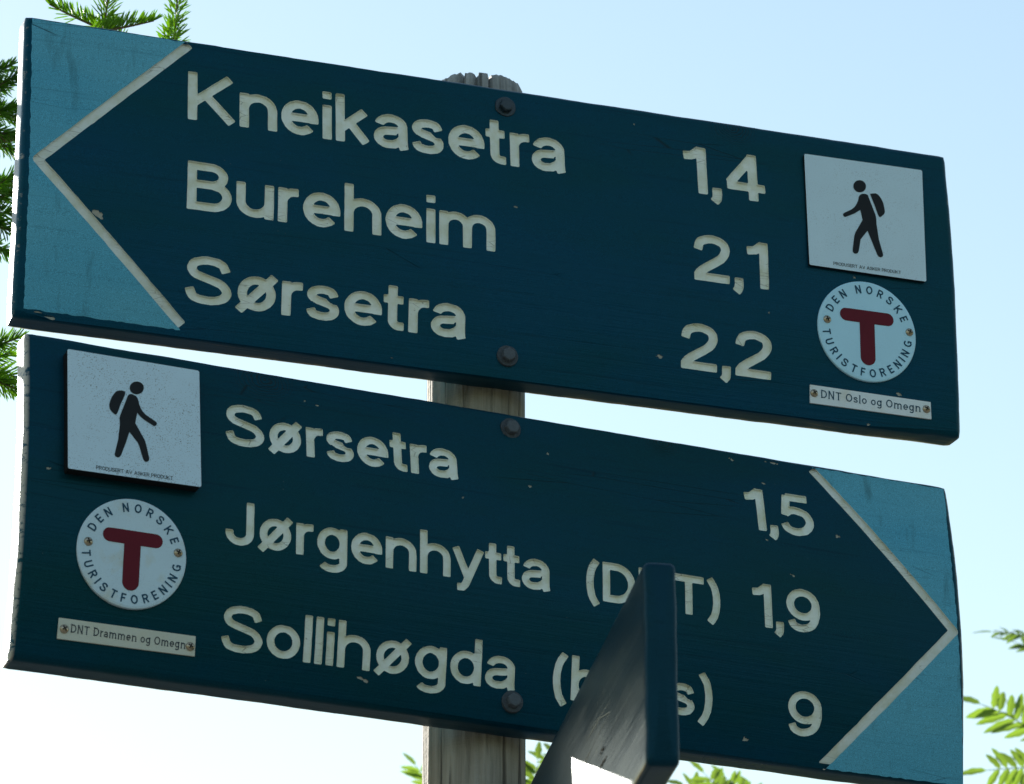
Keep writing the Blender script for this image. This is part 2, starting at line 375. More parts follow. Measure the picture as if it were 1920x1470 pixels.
def seg_sdf(PX, PY, pts, h, cap):
    D = np.full(PX.shape, 9.)
    for (ax, ay), (bx, by) in zip(pts[:-1], pts[1:]):
        dx, dy = bx-ax, by-ay; l2 = dx*dx+dy*dy
        if l2 < 1e-12: continue
        t = np.clip(((PX-ax)*dx+(PY-ay)*dy)/l2, 0, 1)
        D = np.minimum(D, np.hypot(PX-ax-t*dx, PY-ay-t*dy))
    D -= h
    closed = math.hypot(pts[0][0]-pts[-1][0], pts[0][1]-pts[-1][1]) < 1e-6
    if cap and not closed:
        r = h*.28
        for e, q in ((pts[0], pts[1]), (pts[-1], pts[-2])):
            l = math.hypot(e[0]-q[0], e[1]-q[1]); tx, ty = (e[0]-q[0])/l, (e[1]-q[1])/l
            a = (PX-e[0])*tx+(PY-e[1])*ty; bb = np.abs(-(PX-e[0])*ty+(PY-e[1])*tx)
            q0 = bb-(h-r); q1 = a+r
            box = np.hypot(np.maximum(q0, 0), np.maximum(q1, 0))+np.minimum(np.maximum(q0, q1), 0)-r
            sel = (a > -r) & (np.hypot(PX-e[0], PY-e[1]) < h*1.6)
            D = np.where(sel, np.maximum(D, box), D)
    return D
_cache = {}
def glyph(ch, h=.09, res=56, serif=False, kx=1.):
    key = (ch, h, res, serif, kx)
    if key in _cache: return _cache[key]
    k_ = 1. if ch in 'rtil,()' else kx
    paths = [[(.09+(x-.09)*k_, y) for x, y in P] for P in G[ch]]; xs = [p[0] for P in paths for p in P]
    x0, x1 = min(xs)-h-.06, max(xs)+h+.06; y0, y1 = -.36, 1.12
    nx, ny = int((x1-x0)*res)+2, int((y1-y0)*res)+2
    gx = x0+np.arange(nx)/res; gy = y0+np.arange(ny)/res
    PX, PY = np.meshgrid(gx, gy); D = np.full(PX.shape, 9.)
    for P in paths: D = np.minimum(D, seg_sdf(PX, PY, P, h, True))
    if serif:
        for P in paths:
            for e, q in ((P[0], P[1]), (P[-1], P[-2])):
                if abs(e[0]-q[0]) < .02 and abs(e[1]-q[1]) > .3 and (abs(e[1]) < .05 or e[1] > X-.05):
                    yy = e[1]+(.03 if e[1] < .1 else -.03); lft = .10; rgt = .10
                    if e[1] > .1 and ch in 'nmrul': rgt = .0
                    D = np.minimum(D, seg_sdf(PX, PY, [(e[0]-lft, yy), (e[0]+rgt, yy)], .032, True))
    # ink extents
    ins = np.where(D < 0); wl, wr = gx[ins[1].min()], gx[ins[1].max()]
    _cache[key] = (x0, y0, 1/res, D, wl, wr); return _cache[key]
def contours(x0, y0, c, D):
    """marching squares at zero: closed loops, inside on the left"""
    ny, nx = D.shape; segs = {}
    ins = D < 0
    mixed = (ins[:-1, :-1].astype(int)+ins[1:, :-1]+ins[:-1, 1:]+ins[1:, 1:])
    pts = {}
    def pt(k):
        if k not in pts:
            j, i, d = k; a = D[j, i]; b = D[j, i+1] if d == 0 else D[j+1, i]; t = a/(a-b)
            pts[k] = (x0+(i+(t if d == 0 else 0))*c, y0+(j+(t if d == 1 else 0))*c)
        return k
    T = {1: [(3, 0)], 2: [(0, 1)], 3: [(3, 1)], 4: [(1, 2)], 5: [(3, 2), (1, 0)], 6: [(0, 2)], 7: [(3, 2)], 8: [(2, 3)], 9: [(2, 0)],
         10: [(0, 3), (2, 1)], 11: [(2, 1)], 12: [(1, 3)], 13: [(1, 0)], 14: [(0, 3)]}
    for j, i in zip(*np.where((mixed > 0) & (mixed < 4))):
        code = int(ins[j, i])+2*int(ins[j, i+1])+4*int(ins[j+1, i+1])+8*int(ins[j+1, i])
        E = {0: (j, i, 0), 1: (j, i+1, 1), 2: (j+1, i, 0), 3: (j, i, 1)}
        for a, b in T[code]: segs[pt(E[a])] = pt(E[b])
    loops = []
    while segs:
        k0, k = segs.popitem(); lp = [k0]
        while k != k0 and k in segs: lp.append(k); k = segs.pop(k)
        P = [pts[q] for q in lp]
        # thin out near-collinear points
        out = []; tol = c*.10
        for q, p in enumerate(P):
            a = out[-1] if out else P[-1]; b = P[(q+1) % len(P)]
            l = math.hypot(b[0]-a[0], b[1]-a[1])
            if l > 1e-9:
                dist = abs((b[0]-a[0])*(p[1]-a[1])-(b[1]-a[1])*(p[0]-a[0]))/l
                if dist < tol and math.hypot(p[0]-a[0], p[1]-a[1]) < c*9: continue
            out.append(p)
        if len(out) > 2: loops.append(out)
    return loops

class Shape:
    """a cut or print on a board: signed distance grid in its own frame plus an affine map into board (x, z)"""
    def __init__(self, x0, y0, c, D, A=(1, 0, 0, 1), T=(0, 0), wob=0, seed=0):
        if wob:
            rs = np.random.RandomState(seed); n = rs.normal(size=D.shape)
            for _ in range(5): n = (n+np.roll(n, 1, 0)+np.roll(n, -1, 0)+np.roll(n, 1, 1)+np.roll(n, -1, 1))/5
            D = D+n/n.std()*wob
        self.g = (x0, y0, c, D); self.A, self.T = A, T
        a, b, cc, d = A; det = a*d-b*cc; self.I = (d/det, -b/det, -cc/det, a/det)
        self.loops = [[self.map(p) for p in lp] for lp in contours(*self.g)]
        P = [p for lp in self.loops for p in lp]
        self.box = (min(p[0] for p in P), max(p[0] for p in P), min(p[1] for p in P), max(p[1] for p in P))
    def map(self, p):
        a, b, c, d = self.A; return (a*p[0]+b*p[1]+self.T[0], c*p[0]+d*p[1]+self.T[1])
    def sdf(self, x, z):
        x = np.asarray(x)-self.T[0]; z = np.asarray(z)-self.T[1]; I = self.I
        gx = I[0]*x+I[1]*z; gy = I[2]*x+I[3]*z; x0, y0, c, D = self.g
        fx = (gx-x0)/c; fy = (gy-y0)/c; ny, nx = D.shape
        ok = (fx >= 0) & (fy >= 0) & (fx < nx-1) & (fy < ny-1)
        i = np.clip(fx.astype(int), 0, nx-2); j = np.clip(fy.astype(int), 0, ny-2); u = fx-i; v = fy-j
        val = (D[j, i]*(1-u)+D[j, i+1]*u)*(1-v)+(D[j+1, i]*(1-u)+D[j+1, i+1]*u)*v
        return np.where(ok, val, 9.)
    def near(self, x, z, m=.0):
        b = self.box; return (x > b[0]-m) & (x < b[1]+m) & (z > b[2]-m) & (z < b[3]+m)
def fill(shape):
    """triangles inside a shape"""
    V, E = [], []
    for lp in shape.loops:
        b = len(V); V += [Vector(p) for p in lp]; E += [(b+i, b+(i+1) % len(lp)) for i in range(len(lp))]
    r = delaunay_2d_cdt(V, E, [], 0, 1e-7); v, f = r[0], r[2]
    cx = np.array([(v[t[0]].x+v[t[1]].x+v[t[2]].x)/3 for t in f]); cz = np.array([(v[t[0]].y+v[t[1]].y+v[t[2]].y)/3 for t in f])
    keep = shape.sdf(cx, cz) < 0
    return [(p.x, p.y) for p in v], [t for t, k in zip(f, keep) if k]

def string_shapes(text, p0, p1, cap, h=.09, gap=.085, serif=False, res=56, wob=.0012, seed=0, space=.34, kx=1.):
    """letters of a line whose ink runs from p0 to p1 (board coordinates) at the given cap height"""
    x = 0; items = []
    for k, ch in enumerate(text):
        if ch == ' ': x += space; continue
        g = glyph(ch, h, res, serif, kx); kern = 0
        prev = text[k-1] if k else ' '
        if ch == ',' : kern = -.02
        if prev == '1' and ch == ',': kern = -.03
        if prev+ch in ('yt', 'tt', 'ta', 'ra', 'et', 'st'): kern = -.045
        if prev+ch in ('hy',): kern = -.03
        x += kern; items.append((ch, g, x-g[4])); x += (g[5]-g[4])+gap
    width = x-gap; L = math.hypot(p1[0]-p0[0], p1[1]-p0[1]); sx = L/width
    ux, uz = (p1[0]-p0[0])/L, (p1[1]-p0[1])/L
    out = []
    for k, (ch, g, off) in enumerate(items):
        A = (ux*sx, -uz*cap, uz*sx, ux*cap); T = (p0[0]+ux*sx*off, p0[1]+uz*sx*off)
        out.append((ch, Shape(g[0], g[1], g[2], g[3], A, T, wob, seed*97+k)))
    return out, sx/cap

# ------------------------------------------------------------------ the boards
class Sign:
    def __init__(self, yaw, roll, tilt, cu, cz, W, H, off, cup, thick):
        u = Vector((math.cos(yaw), math.sin(yaw), 0)); n = Vector((math.sin(yaw), -math.cos(yaw), 0)); z = Vector((0, 0, 1))
        c = n*off+u*cu+z*cz
        w2 = z*math.cos(tilt)+n*math.sin(tilt); n2 = n*math.cos(tilt)-z*math.sin(tilt)
        u3 = u*math.cos(roll)+w2*math.sin(roll); w3 = w2*math.cos(roll)-u*math.sin(roll)
        self.M = Matrix(((u3.x, -n2.x, w3.x, c.x), (u3.y, -n2.y, w3.y, c.y), (u3.z, -n2.z, w3.z, c.z), (0, 0, 0, 1)))
        self.Mi = self.M.inverted(); self.W, self.H, self.cup, self.t = W, H, cup, thick
        base = Matrix.Translation((0, 0, -H/2))           # the thing's origin sits at its lower edge
        self.rootM = self.M @ base
    def ys(self, z): return -self.cup*(1-(2*z/self.H)**2)
    def px(self, x, y, lift=0.):
        o = self.Mi @ CAM; d = self.Mi.to_3x3() @ ray(x, y); yy = 0
        for _ in range(8):
            t = (yy-o.y)/d.y; p = o+d*t; yy = self.ys(p.z)-lift
        return (p.x, p.z)
    def child(self, name, V, Fc, mats, parent=None, **k):
        """mesh given in board coordinates; stored relative to the parent's own origin"""
        o = mesh_obj(name, V, Fc, mats, None, **k)
        o.parent = parent or self.root
        if parent is None or parent is self.root: o.location = (0, 0, self.H/2)
        return o

def build_board(s, cuts, field, mats, seed, bevel=.006, grid=.0085, edge_amp=.0006):
    """front face triangulated round every cut; returns the meshes of board and arrow field"""
    rnd = random.Random(seed); W, H = s.W, s.H; b = bevel
    hx, hz = W/2-b, H/2-b
    per = []
    nx, nz = int(2*hx/.008), int(2*hz/.008)
    per += [(-hx+2*hx*i/nx, -hz) for i in range(nx)]+[(hx, -hz+2*hz*i/nz) for i in range(nz)]
    per += [(hx-2*hx*i/nx, hz) for i in range(nx)]+[(-hx, hz-2*hz*i/nz) for i in range(nz)]
    extra = []
    for i, p in enumerate(per):
        q = per[(i+1) % len(per)]; extra.append(p)
        for c_ in ((-hx, -hz), (hx, -hz), (hx, hz), (-hx, hz)):
            if p == c_ or (abs(p[0]-c_[0]) < 1e-9 and abs(p[1]-c_[1]) < 1e-9): extra += [(p[0]+(q[0]-p[0])*t, p[1]+(q[1]-p[1])*t) for t in (.12, .35, .65)]
            elif abs(q[0]-c_[0]) < 1e-9 and abs(q[1]-c_[1]) < 1e-9: extra += [(p[0]+(q[0]-p[0])*t, p[1]+(q[1]-p[1])*t) for t in (.35, .65, .88)]
    per = extra
    npz = len(per)
    V = [Vector(p) for p in per]; E = [(i, (i+1) % npz) for i in range(npz)]
    gx, gz_ = np.meshgrid(np.arange(-hx+grid, hx-grid*.5, grid), np.arange(-hz+grid, hz-grid*.5, grid))
    gx = gx.ravel(); gz_ = gz_.ravel(); keep = np.ones(gx.shape, bool)
    for sh in cuts:
        nr = sh.near(gx, gz_, .003)
        if nr.any():
            d = sh.sdf(gx[nr], gz_[nr])*abs(sh.A[0]); k = keep[nr]; k &= ~((d < .0025)); keep[nr] = k
    V += [Vector((x, z)) for x, z in zip(gx[keep], gz_[keep])]
    for sh in cuts:
        for lp in sh.loops:
            q = len(V); V += [Vector(p) for p in lp]; E += [(q+i, q+(i+1) % len(lp)) for i in range(len(lp))]
    if field:
        q = len(V); V += [Vector(p) for p in field]; E += [(q+i, q+(i+1) % len(field)) for i in range(len(field))]
    r = delaunay_2d_cdt(V, E, [], 0, 1e-7); v2, tri = r[0], r[2]
    vx = np.array([p.x for p in v2]); vz = np.array([p.y for p in v2]); T = np.array([t for t in tri])
    cx = vx[T].mean(1); cz = vz[T].mean(1); keep = np.ones(len(T), bool)
    for sh in cuts:
        nr = np.where(sh.near(cx, cz))[0]
        if len(nr): keep[nr[sh.sdf(cx[nr], cz[nr]) < 0]] = False
    infield = np.zeros(len(T), bool)
    if field:
        fx = [p[0] for p in field]; fz = [p[1] for p in field]; j = len(field)-1
        for i in range(len(field)):
            c = ((np.array(fz[i]) > cz) != (fz[j] > cz)) & (cx < (fx[j]-fx[i])*(cz-fz[i])/((fz[j]-fz[i]) or 1e-12)+fx[i]); infield ^= c; j = i
    def P3(x, z): return (x, s.ys(z), z)
    def mk(sel):
        idx = {}; VV = []; FF = []
        for t in T[sel]:
            f = []
            for q in t:
                if q not in idx: idx[q] = len(VV); VV.append(P3(vx[q], vz[q]))
                f.append(idx[q])
            FF.append(tuple(f))
        return VV, FF
    BV, BF = mk(keep & ~infield)
    # rounded edges, sides and back
    def nrm(i):
        x, z = per[i]; nx_, nz2 = 0, 0
        if abs(x+hx) < 1e-9: nx_ -= 1
        if abs(x-hx) < 1e-9: nx_ += 1
        if abs(z+hz) < 1e-9: nz2 -= 1
        if abs(z-hz) < 1e-9: nz2 += 1
        return nx_, nz2
    prof = [(b*math.sin(R(a)), b*(1-math.cos(R(a)))) for a in (0, 22, 45, 68, 90)]
    prof += [(b, b+(s.t-2*b)*k/3) for k in (1, 2)]
    prof += [(b*math.cos(R(a)), s.t-b+b*math.sin(R(a))) for a in (0, 30, 60, 90)]
    base = len(BV)
    for k, (o_, dpt) in enumerate(prof):
        for i, (x, z) in enumerate(per):
            ax, az = nrm(i); corner = ax and az; kk = .86 if corner else 1
            X_, Z_ = x+ax*o_*kk, z+az*o_*kk
            y = s.ys(max(-H/2, min(H/2, Z_)))+dpt
            if 0 < k < len(prof)-1:
                nn = noise.noise((X_*22+seed, y*60, Z_*22))*edge_amp+noise.noise((X_*90+seed, y*120, Z_*90))*edge_amp*.55
                q = noise.noise((X_*35-seed*3, 7.1, Z_*35))
                if q > .60 and k < 6: nn -= (q-.60)*.012
                X_ += ax*nn; Z_ += az*nn
            BV.append((X_, y, Z_))
    for k in range(len(prof)-1):
        for i in range(npz):
            a, c = base+k*npz+i, base+k*npz+(i+1) % npz; BF.append((a, c, c+npz, a+npz))
    last = base+(len(prof)-1)*npz
    r = delaunay_2d_cdt([Vector(p) for p in per]+[Vector((x, z)) for x in np.arange(-hx+.03, hx-.02, .05) for z in np.arange(-hz+.03, hz-.02, .05)],
                        [(i, (i+1) % npz) for i in range(npz)], [], 1, 1e-7)
    b0 = len(BV); BV += [(p.x, s.ys(p.y)+s.t, p.y) for p in r[0]]; BF += [tuple(b0+q for q in t)[::-1] for t in r[2]]
    return (BV, BF), (mk(keep & infield) if field else None)

def cut_mesh(s, sh, depth):
    fv, ff = fill(sh)
    V = [(x, s.ys(z)+depth, z) for x, z in fv]; Fc = [tuple(t) for t in ff]
    for lp in sh.loops:
        b = len(V); n = len(lp)
        V += [(x, s.ys(z), z) for x, z in lp]+[(x, s.ys(z)+depth, z) for x, z in lp]
        Fc += [(b+i, b+n+i, b+n+(i+1) % n, b+(i+1) % n) for i in range(n)]
    return V, Fc
def grid_shape(x0, x1, z0, z1, c, fn, wob=0, seed=0):
    gx = np.arange(x0, x1+c, c); gz_ = np.arange(z0, z1+c, c); PX, PZ = np.meshgrid(gx, gz_)
    return Shape(x0, z0, c, fn(PX, PZ), wob=wob, seed=seed)
def chip_shape(s, px, py, rx, rz, ang, seed):
    x, z = s.px(px, py); a = R(ang); rx /= 2300; rz /= 2300; m = max(rx, rz)*1.7
    def fn(PX, PZ):
        u = (PX-x)*math.cos(a)+(PZ-z)*math.sin(a); v = -(PX-x)*math.sin(a)+(PZ-z)*math.cos(a)
        return (np.hypot(u/rx, v/rz)-1)*min(rx, rz)
    return grid_shape(x-m, x+m, z-m, z+m, m/14, fn, min(rx, rz)*.28, seed)

def plate_frame(s, zc, lift):
    """flat plate tangent to the cupped face at height zc"""
    sl = 8*s.cup*zc/s.H**2; y0 = s.ys(zc)
    return lambda z, extra=0.: y0+sl*(z-zc)-lift-extra

def polygon_print(s, name, pts, yf, extra, mat, parent):
    V = [Vector(p) for p in pts]; n = len(V)
    r = delaunay_2d_cdt(V, [(i, (i+1) % n) for i in range(n)], [list(range(n))], 1, 1e-7)
    # orient towards the front
    return [(p.x, yf(p.y, extra), p.y) for p in r[0]], [tuple(t) for t in r[2]]
def smooth_poly(pts, n=4):
    P = cat(list(pts)+[pts[0]], n)[:-1]; return P

def add_screw(s, parent, x, z, y, r=.0042, ang=0.):
    V, Fc = lathe([(r*1.02, -.001), (r, .0004), (r*.82, .0014), (r*.45, .0021), (r*.12, .0023)], 18, (x, y, z))
    o = s.child('screw', V, Fc, M['screw'], parent, smooth=True)
    V, Fc = [], []
    for k in (0, 1):
        a = ang+k*math.pi/2; c, q = math.cos(a), math.sin(a); l, w_ = r*.62, r*.15
        b = len(V); V += [(x+c*i*l-q*j*w_, y-.00238-.00004*k, z+q*i*l+c*j*w_) for i, j in ((-1, -1), (1, -1), (1, 1), (-1, 1))]; Fc.append((b, b+1, b+2, b+3))
    o2 = s.child('cross_slot', V, Fc, M['slot'], o); return o
def add_bolt(s, px, py, mat, ang, wr=.0108):
    x, z = s.px(px, py); y = s.ys(z)
    V, Fc = lathe([(.0071, -.001), (.0071, .0062), (.0062, .0072), (.0050, .0074), (.0047, .0071), (.001, .0071)], 6, (x, y, z), ang)
    # hexagon below, round chamfer above
    V2, F2 = lathe([(.0060, .0066), (.0058, .0074), (.0046, .0076), (.001, .0076)], 20, (x, y, z))
    b = len(V); V += V2; Fc += [tuple(i+b for i in f) for f in F2]
    o = s.child('bolt', V, Fc, M[mat])
    rnd = random.Random(int(px))
    V, Fc = lathe([(wr*1.0, -.003), (wr, .0012), (wr*.95, .0018), (.0052, .0019)], 26, (x, y, z))
    V = [(a+rnd.uniform(-.0003, .0003), bb, c+rnd.uniform(-.0003, .0003)) for a, bb, c in V]
    s.child('washer', V, Fc, M['washer' if mat == 'bolt' else mat], o)
    return o

def add_lines(s, lines, seed, cuts, letters, tool):
    for k, (txt, a, b, cap_px) in enumerate(lines):
        p0 = s.px(*a); p1 = s.px(*b); top = s.px(a[0], a[1]-cap_px); cap = math.hypot(top[0]-p0[0], top[1]-p0[1])
        sh, ratio = string_shapes(txt, p0, p1, cap, tool/cap_px, .10, seed=seed+k, kx=1.2)
        print('LINE', txt, 'cap %.4f aspect %.2f' % (cap, ratio))
        for ch, q in sh: cuts.append(q); letters.append((ch, q))

def add_hiker(s, corners, head, pack, body, txt, lift, thick, mat, edge_px):
    C4 = [s.px(*c, lift=lift) for c in corners]; zc = sum(c[1] for c in C4)/4; yf = plate_frame(s, zc, lift)
    # slightly rounded plate corners
    pts = []
    for i in range(4):
        p = Vector(C4[i]); a = (Vector(C4[i-1])-p).normalized(); b = (Vector(C4[(i+1) % 4])-p).normalized(); r = .0014
        pts += [tuple(p+a*r), tuple(p+a*r*.35+b*r*.35), tuple(p+b*r)]
    n = len(pts); V = [(x, yf(z), z) for x, z in pts]+[(x, yf(z)+thick, z) for x, z in pts]
    Fc = [tuple(range(n))]+[tuple(range(n, 2*n))[::-1]]+[(i, n+i, n+(i+1) % n, (i+1) % n) for i in range(n)]
    plate = s.child('hiker_plaque', V, Fc, [M[mat], M['edge']], fmat=[0]+[1]*(n+1))
    for nm, P in (('head', head), ('backpack', pack), ('figure', body)):
        q = smooth_poly([s.px(*p, lift=lift) for p in P], 3) if nm != 'figure' else [s.px(*p, lift=lift) for p in P]
        V, Fc = polygon_print(s, nm, q, yf, .0003, M['print'], plate); s.child('pictogram_'+nm, V, Fc, M['print'], plate)
    p0 = s.px(*txt[0], lift=lift); p1 = s.px(*txt[1], lift=lift); cap = txt[2]/1750
    flat_text(s, 'PRODUSERT AV ASKER PRODUKT', p0, p1, cap, yf, .0003, M['print'], plate, 'printed_caption', h=.055, res=26, gap=.11)
def flat_text(s, text, p0, p1, cap, yf, extra, mat, parent, name, **k):
    k.setdefault('wob', 0); sh, ratio = string_shapes(text, p0, p1, cap, **k); V, Fc = [], []
    for ch, q in sh:
        fv, ff = fill(q); b = len(V); V += [(x, yf(z, extra), z) for x, z in fv]; Fc += [tuple(b+i for i in t) for t in ff]
    return s.child(name, V, Fc, mat, parent)

def add_disc(s, cpx, wpx, mat, screws, lift=.0022):
    cx, cz = s.px(*cpx, lift=lift); e = s.px(cpx[0]+wpx, cpx[1]+wpx*.135, lift=lift); r = math.hypot(e[0]-cx, e[1]-cz)
    yf = plate_frame(s, cz, lift); n = 72
    V, Fc = [], []
    for rr, dy in ((r*.55, 0), (r*.955, 0), (r*.99, .0003), (r, .0008), (r, .004)):
        for k in range(n):
            a = 2*math.pi*k/n; z = cz+rr*math.sin(a); V.append((cx+rr*math.cos(a), yf(z)+dy, z))
    Fc = [tuple(range(n))]+[(i*n+k, (i+1)*n+k, (i+1)*n+(k+1) % n, i*n+(k+1) % n) for i in range(4) for k in range(n)]
    d = s.child('round_badge', V, Fc, M[mat])
    # the T mark
    g = 1/90; gx = np.arange(-.62, .63, g); PX, PZ = np.meshgrid(gx, np.arange(-.75, .5, g))
    D = np.minimum(seg_sdf(PX, PZ, [(-.42, .285), (.42, .285)], .128, False), seg_sdf(PX, PZ, [(0, .255), (0, -.53)], .152, False))
    sh = Shape(-.62, -.75, g, D, (r, 0, 0, r), (cx, cz)); fv, ff = fill(sh)
    s.child('letter_mark', [(x, yf(z, .0003), z) for x, z in fv], [tuple(t) for t in ff], M['red'], d)
    V, Fc = [], []
    for text, a0, a1, inward in (('DEN NORSKE', 153, 24.5, 1), ('TURISTFORENING', 188, 350, -1)):
        adv = []; x = 0
        for ch in text:
            if ch == ' ': adv.append((ch, x)); x += .55; continue
            g_ = glyph(ch, .082, 40); wd = g_[5]-g_[4]; adv.append((ch, x+wd/2)); x += wd+.30
        first, lastp = adv[0][1], adv[-1][1]; cap = .165*r
        for ch, c in adv:
            if ch == ' ': continue
            g_ = glyph(ch, .082, 40); ang = R(a0+(a1-a0)*(c-first)/(lastp-first)); mid = (g_[4]+g_[5])/2
            rad = .835*r; ox, oz = cx+rad*math.cos(ang), cz+rad*math.sin(ang)
            up = (math.cos(ang)*inward, math.sin(ang)*inward); rt = (up[1], -up[0])
            A = (rt[0]*cap, up[0]*cap, rt[1]*cap, up[1]*cap); T = (ox-A[0]*mid-A[1]*.5, oz-A[2]*mid-A[3]*.5)
            q = Shape(g_[0], g_[1], g_[2], g_[3], A, T); fv, ff = fill(q); b = len(V)
            V += [(xx, yf(zz, .0003), zz) for xx, zz in fv]; Fc += [tuple(b+i for i in t) for t in ff]
    s.child('ring_lettering', V, Fc, M['navy_print'], d)
    for k, sp in enumerate(screws):
        x, z = s.px(*sp, lift=lift); add_screw(s, d, x, z, yf(z), ang=.3+k*.9)

def add_strip(s, corners, text, base, cap_px, mat, pm, screws, lift=.0016):
    C4 = [s.px(*c, lift=lift) for c in corners]; zc = sum(c[1] for c in C4)/4; yf = plate_frame(s, zc, lift); V = []
    # a thin sheet, a little buckled between its screws
    rows = 12; Fc = []
    for i in range(rows+1):
        t = i/rows
        for j in (0, 1):
            a, b = (C4[0], C4[1]) if j == 0 else (C4[3], C4[2]); x = a[0]+(b[0]-a[0])*t; z = a[1]+(b[1]-a[1])*t
            V.append((x, yf(z), z))
    for i in range(rows+1):
        for j in (0, 1): x, y, z = V[2*i+j]; V.append((x, y+.0022, z))
    o = 2*(rows+1)
    for i in range(rows):
        a = 2*i; Fc += [(a, a+1, a+3, a+2), (a, a+2, o+a+2, o+a), (a+1, o+a+1, o+a+3, a+3)]
    Fc += [(0, o, o+1, 1), (2*rows, 2*rows+1, o+2*rows+1, o+2*rows)]
    d = s.child('name_strip', V, Fc, M[mat])
    p0 = s.px(*base[0], lift=lift); p1 = s.px(*base[1], lift=lift)
    flat_text(s, text, p0, p1, cap_px/1750, yf, .0003, M[pm], d, 'printed_name', h=.058, res=44, gap=.17, serif=True, space=.36)
    for k, sp in enumerate(screws):
        x, z = s.px(*sp, lift=lift); add_screw(s, d, x, z, yf(z), ang=.6+k*.5)

def finish_sign(s, name, label, lines, groove, field_px, chips, knots, wear, seed, bolts):
    s.root = empty(name, s.rootM); tag(s.root, label, 'sign', 'blue wooden direction boards on the post')
    cuts, letters = [], []; add_lines(s, lines, seed, cuts, letters, 7.7 if seed == 1 else 6.9)
    gp = [s.px(*p) for p in groove]; x0, x1 = min(p[0] for p in gp)-.02, max(p[0] for p in gp)+.02; z0, z1 = min(p[1] for p in gp)-.02, max(p[1] for p in gp)+.02
    gs = grid_shape(x0, x1, z0, z1, .0012, lambda a, b: seg_sdf(a, b, gp, .0048, True), .00014, seed); cuts.append(gs)
    cs = [chip_shape(s, *c, seed*31+k) for k, c in enumerate(chips)]; cuts += cs
    rnd = random.Random(seed)
    fpts = [s.px(*p) for p in field_px]; fld = []
    for i, a in enumerate(fpts):                       # brushed, slightly uneven paint edge
        b = fpts[(i+1) % len(fpts)]; n = max(2, int(math.hypot(b[0]-a[0], b[1]-a[1])/.004))
        for k in range(n):
            t = k/n; j = .0006 if k else 0
            fld.append((a[0]+(b[0]-a[0])*t+rnd.uniform(-j, j), a[1]+(b[1]-a[1])*t+rnd.uniform(-j, j)))
    kn = [(*s.px(kx, ky), kr) for kx, ky, kr in knots]
    mb = painted_wood('navy_paint_'+str(seed), *((NAVY, NAVY2) if seed == 1 else (NAVY_B, NAVY_B2)), s.W/2, wear, .30, kn, .65, seed*1.7)
    mf = painted_wood('pale_blue_paint_'+str(seed), PALE, PALE2, 9, 0, .5, (), .30, seed*2.3, .45, .12)
    (BV, BF), fm = build_board(s, cuts, fld, None, seed)
    bo = s.child('board', BV, BF, mb)
    me = bo.data
    for p in me.polygons: p.use_smooth = True
    try: me.set_sharp_from_angle(angle=R(40))
    except Exception: pass
    s.child('arrow_background', fm[0], fm[1], mf)
    s.child('arrow_outline', *cut_mesh(s, gs, .0024), M['groove'])
    for c in cs: s.child('paint_chip', *cut_mesh(s, c, .0005), M['bare'])
    for ch, q in letters:
        nm = 'numeral' if ch in '123456789' else ('punctuation_mark' if ch in ',()' else 'letter')
        s.child(nm, *cut_mesh(s, q, .0028), M['cream'])
    for b in bolts: add_bolt(s, *b)

R_POST = .047
THICK = .032
top = Sign(0.33866, 0.01642, 0.02234, 0.00338, 3.30451, .97413, .31585, .077, .007, THICK)
low = Sign(0.40780, 0.004625, -0.008026, 0.002844, 2.95024, .96579, .32061, .077, .016, THICK)

finish_sign(top, 'direction_sign', 'upper blue board with pale arrow tail, listing Kneikasetra, Bureheim and Sørsetra',
    [('Kneikasetra', (353, 223), (1060, 326), 90), ('Bureheim', (351, 391), (928, 472), 91), ('Sørsetra', (347, 566), (872, 637), 91),
     ('1,4', (1286, 359), (1435, 380), 86), ('2,1', (1303, 524), (1442, 543.5), 87), ('2,2', (1278, 690), (1446, 713), 88)],
    [(355, 84), (71, 298), (341, 610)], [(60, 34), (352, 80), (72, 298), (338, 619), (44, 578)],
    [(1236, 668, 8, 3.5, -8, ), (967, 388, 7, 1.6, -8), (183, 402, 9, 12, 55), (85, 592, 26, 3, -12), (1189, 233, 2, 2, 0), (1628, 796, 3.5, 2.5, 0), (1685, 739, 7, 3, -8),
     (735, 672, 2.5, 2, 0), (1442, 586, 2, 2, 0), (1602, 520, 3, 3, 0)],
    [(1374, 240, .010)], .15, 1,
    [(947, 201, 'bolt_painted', .2), (951, 668, 'bolt', .5)])
add_hiker(top, [(1507, 289), (1728, 320), (1736, 529), (1517, 497)],
    [(1480+(690+62*math.cos(R(a))-8*math.sin(R(a)))/5.25, 270+(418+58*math.sin(R(a))+10*math.cos(R(a)))/5.25) for a in range(0, 360, 20)],
    [(1480+x/5.25, 270+y/5.25) for x, y in [(792, 492), (825, 488), (855, 490), (885, 515), (918, 570), (936, 640), (937, 680), (915, 705), (882, 716), (838, 605)]],
    [(1480+x/5.25, 270+y/5.25) for x, y in [(770, 503), (752, 494), (735, 491), (712, 493), (694, 502), (682, 522), (675, 560), (660, 592), (640, 622), (610, 645), (540, 678), (529, 688), (527, 700), (535, 714), (550, 720), (640, 685), (697, 650), (720, 748), (690, 800), (648, 872), (638, 905), (620, 1045), (622, 1065), (636, 1080), (655, 1083), (672, 1075), (681, 1055), (700, 940), (768, 855), (862, 1090), (876, 1112), (895, 1119), (915, 1112), (922, 1095), (880, 940), (857, 790), (855, 735), (848, 700)]],
    ((1562, 497.6), (1688.6, 515), 6.6), .003, .0032, 'plaque', 0)
add_disc(top, (1626, 621), 91.5, 'disc', [(1551, 598.5), (1705, 623)])
